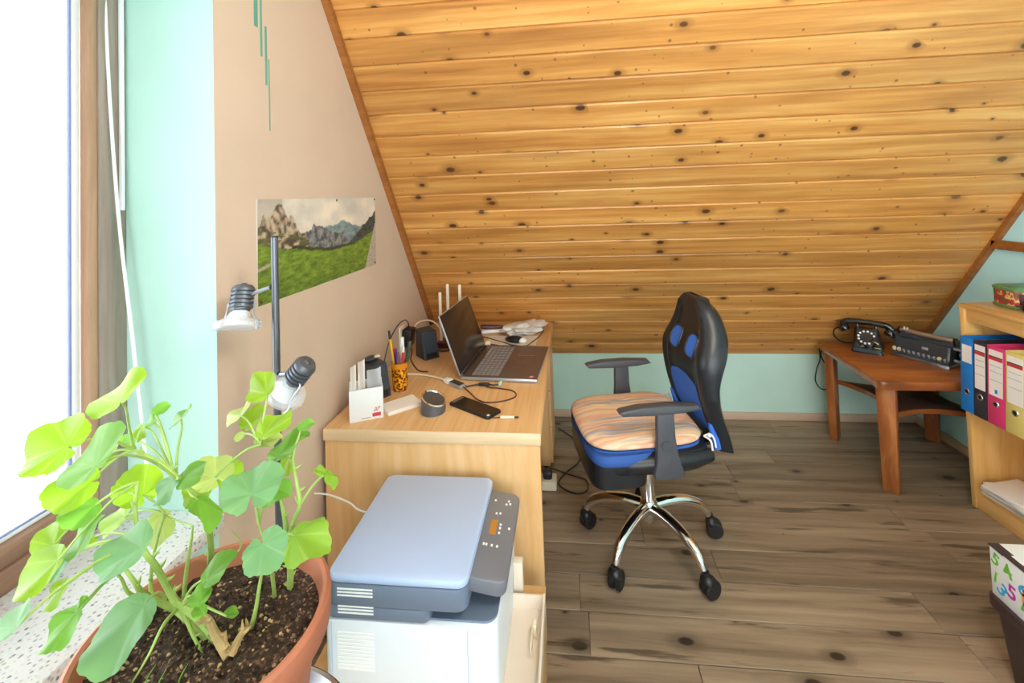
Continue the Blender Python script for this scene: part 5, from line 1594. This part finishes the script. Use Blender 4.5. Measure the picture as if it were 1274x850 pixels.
# ================================================================== BLIND CORD
cd = thing('blind_cord', 'white blind cord hanging slack before the window frame and mint reveal', 'cord', (-1.2, 1.12, 1.5))
b = MB((-1.2, 1.12, 1.5)); b.tube([(-1.262, 1.118, 2.26), (-1.245, 1.118, 1.90), (-1.219, 1.12, 1.55), (-1.182, 1.12, 1.255), (-1.148, 1.12, 0.957), (-1.143, 1.12, 0.905)], 0.0042, 8, 4); b.obj('cord_strand', M['white'], cd)
b = MB((-1.2, 1.12, 1.5)); b.tube([(-1.2395, 1.133, 1.598), (-1.20, 1.131, 1.28), (-1.158, 1.13, 0.957), (-1.15, 1.128, 0.905)], 0.0036, 8, 4); b.obj('cord_strand', M['white'], cd)
b = MB((-1.2, 1.12, 1.5)); b.cyl((-1.146, 1.124, 0.875), (-1.146, 1.124, 0.912), 0.009, 0.006, 12); b.obj('cord_weight', M['white'], cd)

# ================================================================== POTTED GERANIUM ON ITS STAND
PX, PY, PB = -0.585, 0.68, 0.668
ps_ = thing('plant_stand', 'round silver metal stand under the terracotta pot beside the printer', 'stand', (PX, PY, 0))
b = MB(); b.lathe([(0, 0.640), (0.19, 0.640), (0.214, 0.652), (0.219, 0.662), (0.217, 0.668), (0.207, 0.672), (0.19, 0.662), (0.165, 0.667), (0, 0.667)], seg=56); b.obj('dish', M['steel'], ps_)
b = MB(); b.lathe([(0.219, 0.660), (0.2215, 0.663), (0.219, 0.667)], seg=56); b.obj('dark_rim', M['maroon'], ps_)
b = MB(); b.cyl((0, 0, 0.02), (0, 0, 0.64), 0.025, seg=20); b.obj('column', M['pole'], ps_)
b = MB(); b.lathe([(0, 0), (0.17, 0), (0.17, 0.012), (0.04, 0.03), (0, 0.03)], seg=40); b.obj('base', M['pole'], ps_)
pl = thing('potted_geranium', 'leggy geranium with yellow-green leaves in terracotta pot by the window', 'plant', (PX, PY, PB))
b = MB(); b.lathe([(0, 0), (0.122, 0), (0.124, 0.004), (0.150, 0.205), (0.151, 0.222), (0.158, 0.226), (0.170, 0.232), (0.176, 0.242), (0.1775, 0.270), (0.176, 0.279), (0.170, 0.283), (0.164, 0.281), (0.161, 0.274), (0.157, 0.245), (0.150, 0.23), (0.0, 0.22)], seg=72); b.obj('pot', M['terracotta'], pl)
# soil: lumpy disc
b = MB(); rr = random.Random(2)
NR, NS = 22, 80
grid = []
for i in range(NR+1):
    r = 0.1585*i/NR
    grid.append([b.v((r*math.cos(2*PI*k/NS), r*math.sin(2*PI*k/NS), 0.247+0.006*noise.noise(Vector((r*math.cos(2*PI*k/NS)*30, r*math.sin(2*PI*k/NS)*30, 0)))+0.0065*noise.noise(Vector((r*math.cos(2*PI*k/NS)*110, r*math.sin(2*PI*k/NS)*110, 4)))+0.008*(1-(r/0.158)**2))) for k in range(NS)])
for i in range(NR):
    for k in range(NS):
        j = (k+1) % NS
        b.face([grid[i][k], grid[i][j], grid[i+1][j], grid[i+1][k]])
b.obj('soil', M['soil'], pl, ang=80)
def clods(name, mat, n_, s0, s1):
    b = MB()
    for k in range(n_):
        a, r = rr.random()*2*PI, 0.15*math.sqrt(rr.random())
        s = rr.uniform(s0, s1)
        t = bmesh.new(); bmesh.ops.create_icosphere(t, subdivisions=1, radius=1)
        for v in t.verts:
            v.co *= s*rr.uniform(0.6, 1.2)
            v.co.z *= 0.7
        bmesh.ops.translate(t, vec=(r*math.cos(a), r*math.sin(a), 0.249+0.008*(1-(r/0.158)**2)), verts=t.verts)
        b.merge(t)
    o = b.obj(name, mat, pl, smooth=False); o['kind'] = 'stuff'
clods('soil_crumbs', M['soil'], 420, 0.002, 0.0055)
clods('bark_bits', M['bark'], 90, 0.0018, 0.004)
OFF = (PX, PY, PB)
NODES = [
    (-0.6216,0.6600,1.1769),
    (-0.6964,0.6600,1.2206),
    (-0.6884,0.6600,1.1710),
    (-0.6421,0.6200,1.1066),
    (-0.6766,0.6200,1.0655),
    (-0.6219,0.6400,1.0135),
    (-0.6818,0.7000,1.0944),
    (-0.5447,0.7500,1.1848),
    (-0.4853,0.6600,1.1153),
    (-0.4758,0.6600,1.0585),
    (-0.4747,0.7100,1.0602),
    (-0.6035,0.6500,0.9977),
    (-0.4677,0.7200,1.1740),
    (-0.4501,0.7100,1.1097),
    (-0.6352,0.6700,1.1766),
    (-0.6324,0.6700,1.1792),
]
LEAVES = [
    ((-0.6843,0.6200,1.3352),(-0.1901,-0.6392,0.7451),(-0.6520,0.5976,1.3242),0.0379,'Y',1),
    ((-0.6992,0.5500,1.2893),(0.1269,-0.6815,0.7207),(-0.6784,0.5500,1.2856),0.0392,'Y',1),
    ((-0.6139,0.5200,1.3034),(-0.1839,-0.7079,0.6819),(-0.5784,0.5000,1.2922),0.0376,'M',0),
    ((-0.7079,0.5800,1.2118),(0.4595,-0.5926,0.6616),(-0.6930,0.5923,1.2125),0.0297,'Y',1),
    ((-0.7219,0.6000,1.1633),(0.3791,-0.1834,0.9070),(-0.7143,0.6172,1.1636),0.0230,'M',2),
    ((-0.8108,0.6300,1.1031),(0.0019,-0.7727,0.6347),(-0.7942,0.6236,1.0953),0.0243,'Y',2),
    ((-0.7407,0.5600,1.1103),(-0.0877,-0.5625,0.8221),(-0.7187,0.5701,1.1196),0.0319,'Y',2),
    ((-0.7154,0.6000,1.1340),(-0.3446,-0.6691,0.6584),(-0.7021,0.5824,1.1230),0.0281,'M',3),
    ((-0.7743,0.6100,1.0729),(-0.1620,-0.5129,0.8430),(-0.7656,0.6226,1.0823),0.0182,'G',3),
    ((-0.6671,0.4800,1.1270),(-0.2710,-0.5744,0.7724),(-0.6471,0.4694,1.1262),0.0197,'G',3),
    ((-0.6970,0.5500,1.0915),(-0.2887,-0.6662,0.6876),(-0.6897,0.5549,1.0992),0.0176,'Y',3),
    ((-0.6910,0.5500,1.0451),(-0.1129,-0.5770,0.8089),(-0.6824,0.5638,1.0562),0.0237,'M',4),
    ((-0.6704,0.5600,1.0761),(-0.2304,-0.7648,0.6017),(-0.6693,0.5540,1.0689),0.0082,'M',4),
    ((-0.6303,0.5800,1.1294),(-0.0386,-0.5294,0.8475),(-0.6020,0.5824,1.1322),0.0348,'G',3),
    ((-0.5880,0.5300,1.0607),(-0.0687,-0.4455,0.8927),(-0.5767,0.5608,1.0769),0.0388,'G',5),
    ((-0.7406,0.7100,1.1318),(0.5518,-0.3240,0.7685),(-0.7272,0.7057,1.1204),0.0344,'Y',6),
    ((-0.7849,0.7100,1.0767),(-0.2606,-0.6035,0.7536),(-0.7644,0.7080,1.0822),0.0267,'Y',6),
    ((-0.6314,0.6500,1.1693),(-0.3205,-0.6056,0.7284),(-0.6254,0.6567,1.1775),0.0231,'G',0),
    ((-0.5941,0.6600,1.1888),(-0.3341,-0.5090,0.7933),(-0.6098,0.6531,1.1778),0.0229,'M',0),
    ((-0.5650,0.6600,1.1264),(0.5862,0.2852,0.7583),(-0.5905,0.6646,1.1444),0.0275,'M',0),
    ((-0.4649,0.6200,1.1962),(0.0943,-0.3563,0.9296),(-0.4594,0.6108,1.1921),0.0399,'G',8),
    ((-0.4513,0.6500,1.1709),(0.0049,-0.1984,0.9801),(-0.4667,0.6593,1.1728),0.0226,'M',8),
    ((-0.4454,0.6200,1.1070),(0.0328,-0.5516,0.8335),(-0.4550,0.6266,1.1117),0.0295,'G',9),
    ((-0.4228,0.6800,1.0796),(-0.0627,-0.3518,0.9340),(-0.4451,0.6859,1.0803),0.0343,'L',10),
    ((-0.5217,0.6200,1.0795),(-0.3399,-0.5092,0.7907),(-0.5286,0.6102,1.0702),0.0230,'M',11),
    ((-0.5310,0.6000,1.0587),(0.1867,-0.5244,0.8307),(-0.5277,0.5919,1.0529),0.0137,'M',11),
    ((-0.5261,0.5900,1.0450),(0.3665,-0.1475,0.9187),(-0.5172,0.5908,1.0416),0.0094,'M',11),
    ((-0.5310,0.6600,0.9827),(0.2390,0.1353,0.9615),(-0.5331,0.6512,0.9845),0.0111,'M',11),
    ((-0.5475,0.7500,1.2883),(-0.0254,-0.8095,0.5865),(-0.5259,0.7404,1.2761),0.0259,'Y',7),
    ((-0.6190,0.7900,1.2214),(-0.4577,-0.4632,0.7590),(-0.6018,0.7740,1.2220),0.0261,'P',7),
    ((-0.5845,0.7800,1.2152),(-0.2040,-0.6679,0.7157),(-0.5878,0.7696,1.2045),0.0225,'Y',7),
    ((-0.6102,0.7800,1.1801),(0.1039,-0.5977,0.7949),(-0.6047,0.7852,1.1833),0.0087,'P',7),
    ((-0.5141,0.7500,1.2240),(-0.1316,-0.3804,0.9154),(-0.5243,0.7263,1.2126),0.0296,'Y',7),
    ((-0.5452,0.7700,1.1840),(0.0586,-0.1350,0.9891),(-0.5496,0.7589,1.1827),0.0221,'P',7),
    ((-0.4889,0.7400,1.1902),(-0.3551,-0.3236,0.8770),(-0.4945,0.7220,1.1813),0.0328,'M',12),
    ((-0.4533,0.7400,1.2273),(0.0184,-0.4642,0.8855),(-0.4592,0.7306,1.2225),0.0122,'M',12),
    ((-0.4910,0.7400,1.1552),(-0.3543,-0.7981,0.4873),(-0.4893,0.7468,1.1675),0.0162,'Y',12),
    ((-0.4202,0.7200,1.1598),(0.3566,0.1329,0.9248),(-0.4117,0.7221,1.1562),0.0125,'L',13),
    ((-0.3996,0.7200,1.1475),(0.7455,0.1193,0.6558),(-0.4080,0.7181,1.1575),0.0148,'L',13),
    ((-0.6311,0.7400,1.1401),(0.3156,-0.3553,0.8799),(-0.6203,0.7360,1.1346),0.0332,'P',7),
    ((-0.6237,0.7700,1.1225),(0.3623,-0.6879,0.6290),(-0.6313,0.7639,1.1202),0.0219,'Y',7),
    ((-0.7018,0.7900,1.0730),(0.2078,-0.7955,0.5692),(-0.6976,0.7966,1.0807),0.0253,'Y',0),
    ((-0.6650,0.6800,1.2783),(0.2090,-0.3959,0.8942),(-0.6675,0.6695,1.2743),0.0122,'M',14),
    ((-0.6839,0.6800,1.2587),(-0.1514,-0.7536,0.6397),(-0.6761,0.6760,1.2558),0.0115,'M',14),
    ((-0.7176,0.6900,1.2310),(-0.3168,-0.8452,0.4305),(-0.7182,0.6950,1.2403),0.0146,'Y',14),
    ((-0.7612,0.7100,1.2104),(0.5826,-0.5074,0.6349),(-0.7518,0.7126,1.2038),0.0113,'G',14),
    ((-0.7304,0.6600,1.2386),(0.4240,-0.2634,0.8665),(-0.7203,0.6586,1.2332),0.0098,'Y',1),
    ((-0.6337,0.6800,1.2648),(-0.4987,-0.4664,0.7306),(-0.6220,0.6691,1.2658),0.0200,'M',15),
    ((-0.7250,0.7300,1.0477),(0.0219,-0.8895,0.4564),(-0.7278,0.7392,1.0657),0.0280,'P',6),
    ((-0.7505,0.6600,1.2104),(-0.0268,-0.7126,0.7011),(-0.7576,0.6537,1.2037),0.0208,'Y',1),
    ((-0.7520,0.6400,1.0913),(0.2360,-0.2215,0.9462),(-0.7512,0.6478,1.0929),0.0087,'Y',3),
]
STEMS = [
    ([(-0.5563,0.6720,0.9172),(-0.6078,0.6800,0.9515),(-0.6378,0.6750,0.9763),(-0.6412,0.6600,1.0158),(-0.6415,0.6400,1.0632),(-0.6485,0.6300,1.0918),(-0.6786,0.6450,1.1321),(-0.6884,0.6600,1.1710)],0.0075),
    ([(-0.6913,0.8060,0.9241),(-0.6600,0.7700,0.9910),(-0.6225,0.7200,1.0699),(-0.6042,0.6800,1.1338),(-0.6107,0.6600,1.1711),(-0.6421,0.6600,1.1972),(-0.6768,0.6600,1.2136),(-0.6964,0.6600,1.2206)],0.0065),
    ([(-0.5813,0.6760,0.9177),(-0.6688,0.7000,0.9438),(-0.7036,0.7000,0.9584),(-0.7076,0.7000,0.9996),(-0.6954,0.7000,1.0547),(-0.6818,0.7000,1.0944)],0.005),
    ([(-0.6688,0.7000,0.9438),(-0.6800,0.6600,1.0002),(-0.6662,0.6300,1.0463),(-0.6765,0.6200,1.0794)],0.006),
    ([(-0.7162,0.7200,0.9379),(-0.6916,0.6500,1.0068),(-0.6849,0.6300,1.0453),(-0.6846,0.6200,1.0674)],0.004),
    ([(-0.6806,0.7330,0.9181),(-0.6527,0.7100,0.9971),(-0.6343,0.7000,1.0550),(-0.6311,0.7000,1.0771)],0.0042),
    ([(-0.5155,0.7800,0.9206),(-0.5049,0.7650,0.9665),(-0.4921,0.7400,1.0215),(-0.4696,0.7200,1.0738),(-0.4500,0.7100,1.1123),(-0.4581,0.7150,1.1448),(-0.4676,0.7200,1.1805)],0.0065),
    ([(-0.4921,0.7400,1.0242),(-0.4823,0.7200,1.0758),(-0.4833,0.7100,1.1213)],0.006),
    ([(-0.5295,0.7580,0.9191),(-0.5079,0.7200,0.9943),(-0.4826,0.6700,1.0745),(-0.4853,0.6600,1.1153)],0.004),
    ([(-0.5329,0.7020,0.9190),(-0.5151,0.6900,0.9584),(-0.4914,0.6700,1.0233),(-0.4758,0.6600,1.0585)],0.0045),
    ([(-0.6397,0.6800,0.9694),(-0.6274,0.6800,0.9503),(-0.6079,0.6720,0.9318),(-0.5786,0.6570,0.9193)],0.005),
    ([(-0.5332,0.6550,0.9210),(-0.5662,0.6680,0.9384),(-0.5898,0.6800,0.9502),(-0.6147,0.6800,0.9548)],0.0095),
    ([(-0.5305,0.6550,0.9211),(-0.5287,0.6750,0.9344),(-0.5313,0.7000,0.9234)],0.008),
    ([(-0.6406,0.6900,0.9606),(-0.6249,0.6400,0.9781),(-0.6215,0.6100,0.9607),(-0.6468,0.6070,0.9205)],0.0033),
    ([(-0.6311,0.7000,1.0771),(-0.6863,0.7200,1.0725),(-0.6818,0.7000,1.0944)],0.0018),
    ([(-0.4853,0.6600,1.1153),(-0.4827,0.6500,1.1484),(-0.4664,0.6200,1.1849)],0.0025),
    ([(-0.6404,0.7800,0.9560),(-0.5617,0.7200,1.0332),(-0.5626,0.7000,1.0736)],0.0022),
]
def mk_stem(pts, r):
    b = MB(OFF)
    pts = [Vector(p) for p in pts]
    woody = r > 0.0078
    r *= 0.82
    rad = [r*(1.1-0.7*i/(len(pts)-1)) for i in range(len(pts))]
    b.tube(pts, rad, 8, 5)
    # leaf scars and old stipules
    for i in range(len(pts)-1):
        for q in range(2):
            p = pts[i].lerp(pts[i+1], rr.random())
            d = Vector((rr.uniform(-1, 1), rr.uniform(-1, 1), rr.uniform(0, 1))).normalized()
            if r > 0.0038:
                b.tube([p+d*r*0.5, p+d*r*1.6, p+d*r*2.3+Vector((0, 0, r*0.4))], [r*0.55, r*0.35, r*0.08], 5, 1)
    return b.obj('woody_stem' if woody else 'stem', M['bark'] if woody else M['stem'], pl)
for pts, r in STEMS:
    mk_stem(pts, r)
mats = {'Y': 'leafY', 'L': 'leafL', 'M': 'leafM', 'G': 'leafG', 'P': 'leafP'}
for idx, (p, n_, a, r, c, node) in enumerate(LEAVES):
    P, N, A = Vector(p), Vector(n_).normalized(), Vector(a)
    t = (P-A)
    t = (t-N*t.dot(N))
    t = t.normalized() if t.length > 1e-4 else N.orthogonal().normalized()
    s = t.cross(N)
    # rounded, shallowly lobed blade; attach sits towards the notch
    back = min((P-A).length, 0.75*r)
    lr = random.Random(idx)
    ph, cup, wav, fold = lr.random()*6, lr.uniform(0.05, 0.2), lr.uniform(0.06, 0.11), lr.uniform(0.05, 0.28)
    b = MB(OFF)
    uvl = b.bm.loops.layers.uv.new('UVMap')
    NA, NRr = 72, 6
    ce = b.v(A)
    polar = {}
    rows = [[ce]*NA]
    for i in range(1, NRr+1):
        row = []
        for k in range(NA):
            th = math.radians(-168+336*k/(NA-1))       # measured from the tip direction
            # outline is a circle about the blade centre seen from the attach point
            d0 = back
            ct, st_ = math.cos(th), math.sin(th)
            rad = d0*ct+math.sqrt(max(0, r*r-(d0*st_)**2))
            rad *= 0.93+0.10*abs(math.cos(th*3.25))**0.8+0.05*abs(math.sin(th*11+ph))
            notch = max(0, (abs(th)-math.radians(150))/math.radians(18))
            rad *= 1-0.25*notch
            q = rad*i/NRr
            x_, y_ = q*st_, q*ct
            e = (q/r)
            z_ = r*(-cup*(e*e)*0.5+wav*math.sin(5*th+ph)*e*e+fold*abs(st_)*e*0.6+0.02*math.cos(7*th)*e)
            v = b.v(A+s*x_+t*y_+N*z_)
            polar[v] = ((th+PI)/(2*PI), i/NRr)
            row.append(v)
        rows.append(row)
    for i in range(NRr):
        for k in range(NA-1):
            vs = [rows[i][k], rows[i+1][k], rows[i+1][k+1], rows[i][k+1]]
            if i == 0:
                vs = [ce, rows[1][k], rows[1][k+1]]
            f = b.face(vs)
            if f:
                for lp_ in f.loops:
                    pv = polar.get(lp_.vert)
                    lp_[uvl].uv = pv if pv else ((polar[rows[1][k]][0]+polar[rows[1][k+1]][0])/2, 0)
    lf = b.obj('leaf', M[mats[c]], pl, recalc=False, ang=180)
    # petiole
    nv = Vector(NODES[node])
    d = A-nv
    mid1 = nv+d*0.35+Vector((0, 0, 0.10*d.length))
    mid2 = nv+d*0.75+Vector((0, 0, 0.10*d.length))-N*0.004
    b = MB(OFF); b.tube([nv, mid1, mid2, A-N*0.0006], [0.0021, 0.0018, 0.0016, 0.0015], 6, 4); b.obj('petiole', M['stem'], lf)
for k, (x, y_, l_) in enumerate(((-0.62, 0.60, 0.04), (-0.59, 0.585, 0.05), (-0.57, 0.60, 0.045))):
    b = MB(OFF); b.tube([(x, y_, 0.915), (x+0.006, y_, 0.915+l_*0.6), (x+0.016, y_+0.004, 0.915+l_)], [0.0012, 0.001, 0.0003], 5, 3); b.obj('grass_blade', M['leafM'], pl)
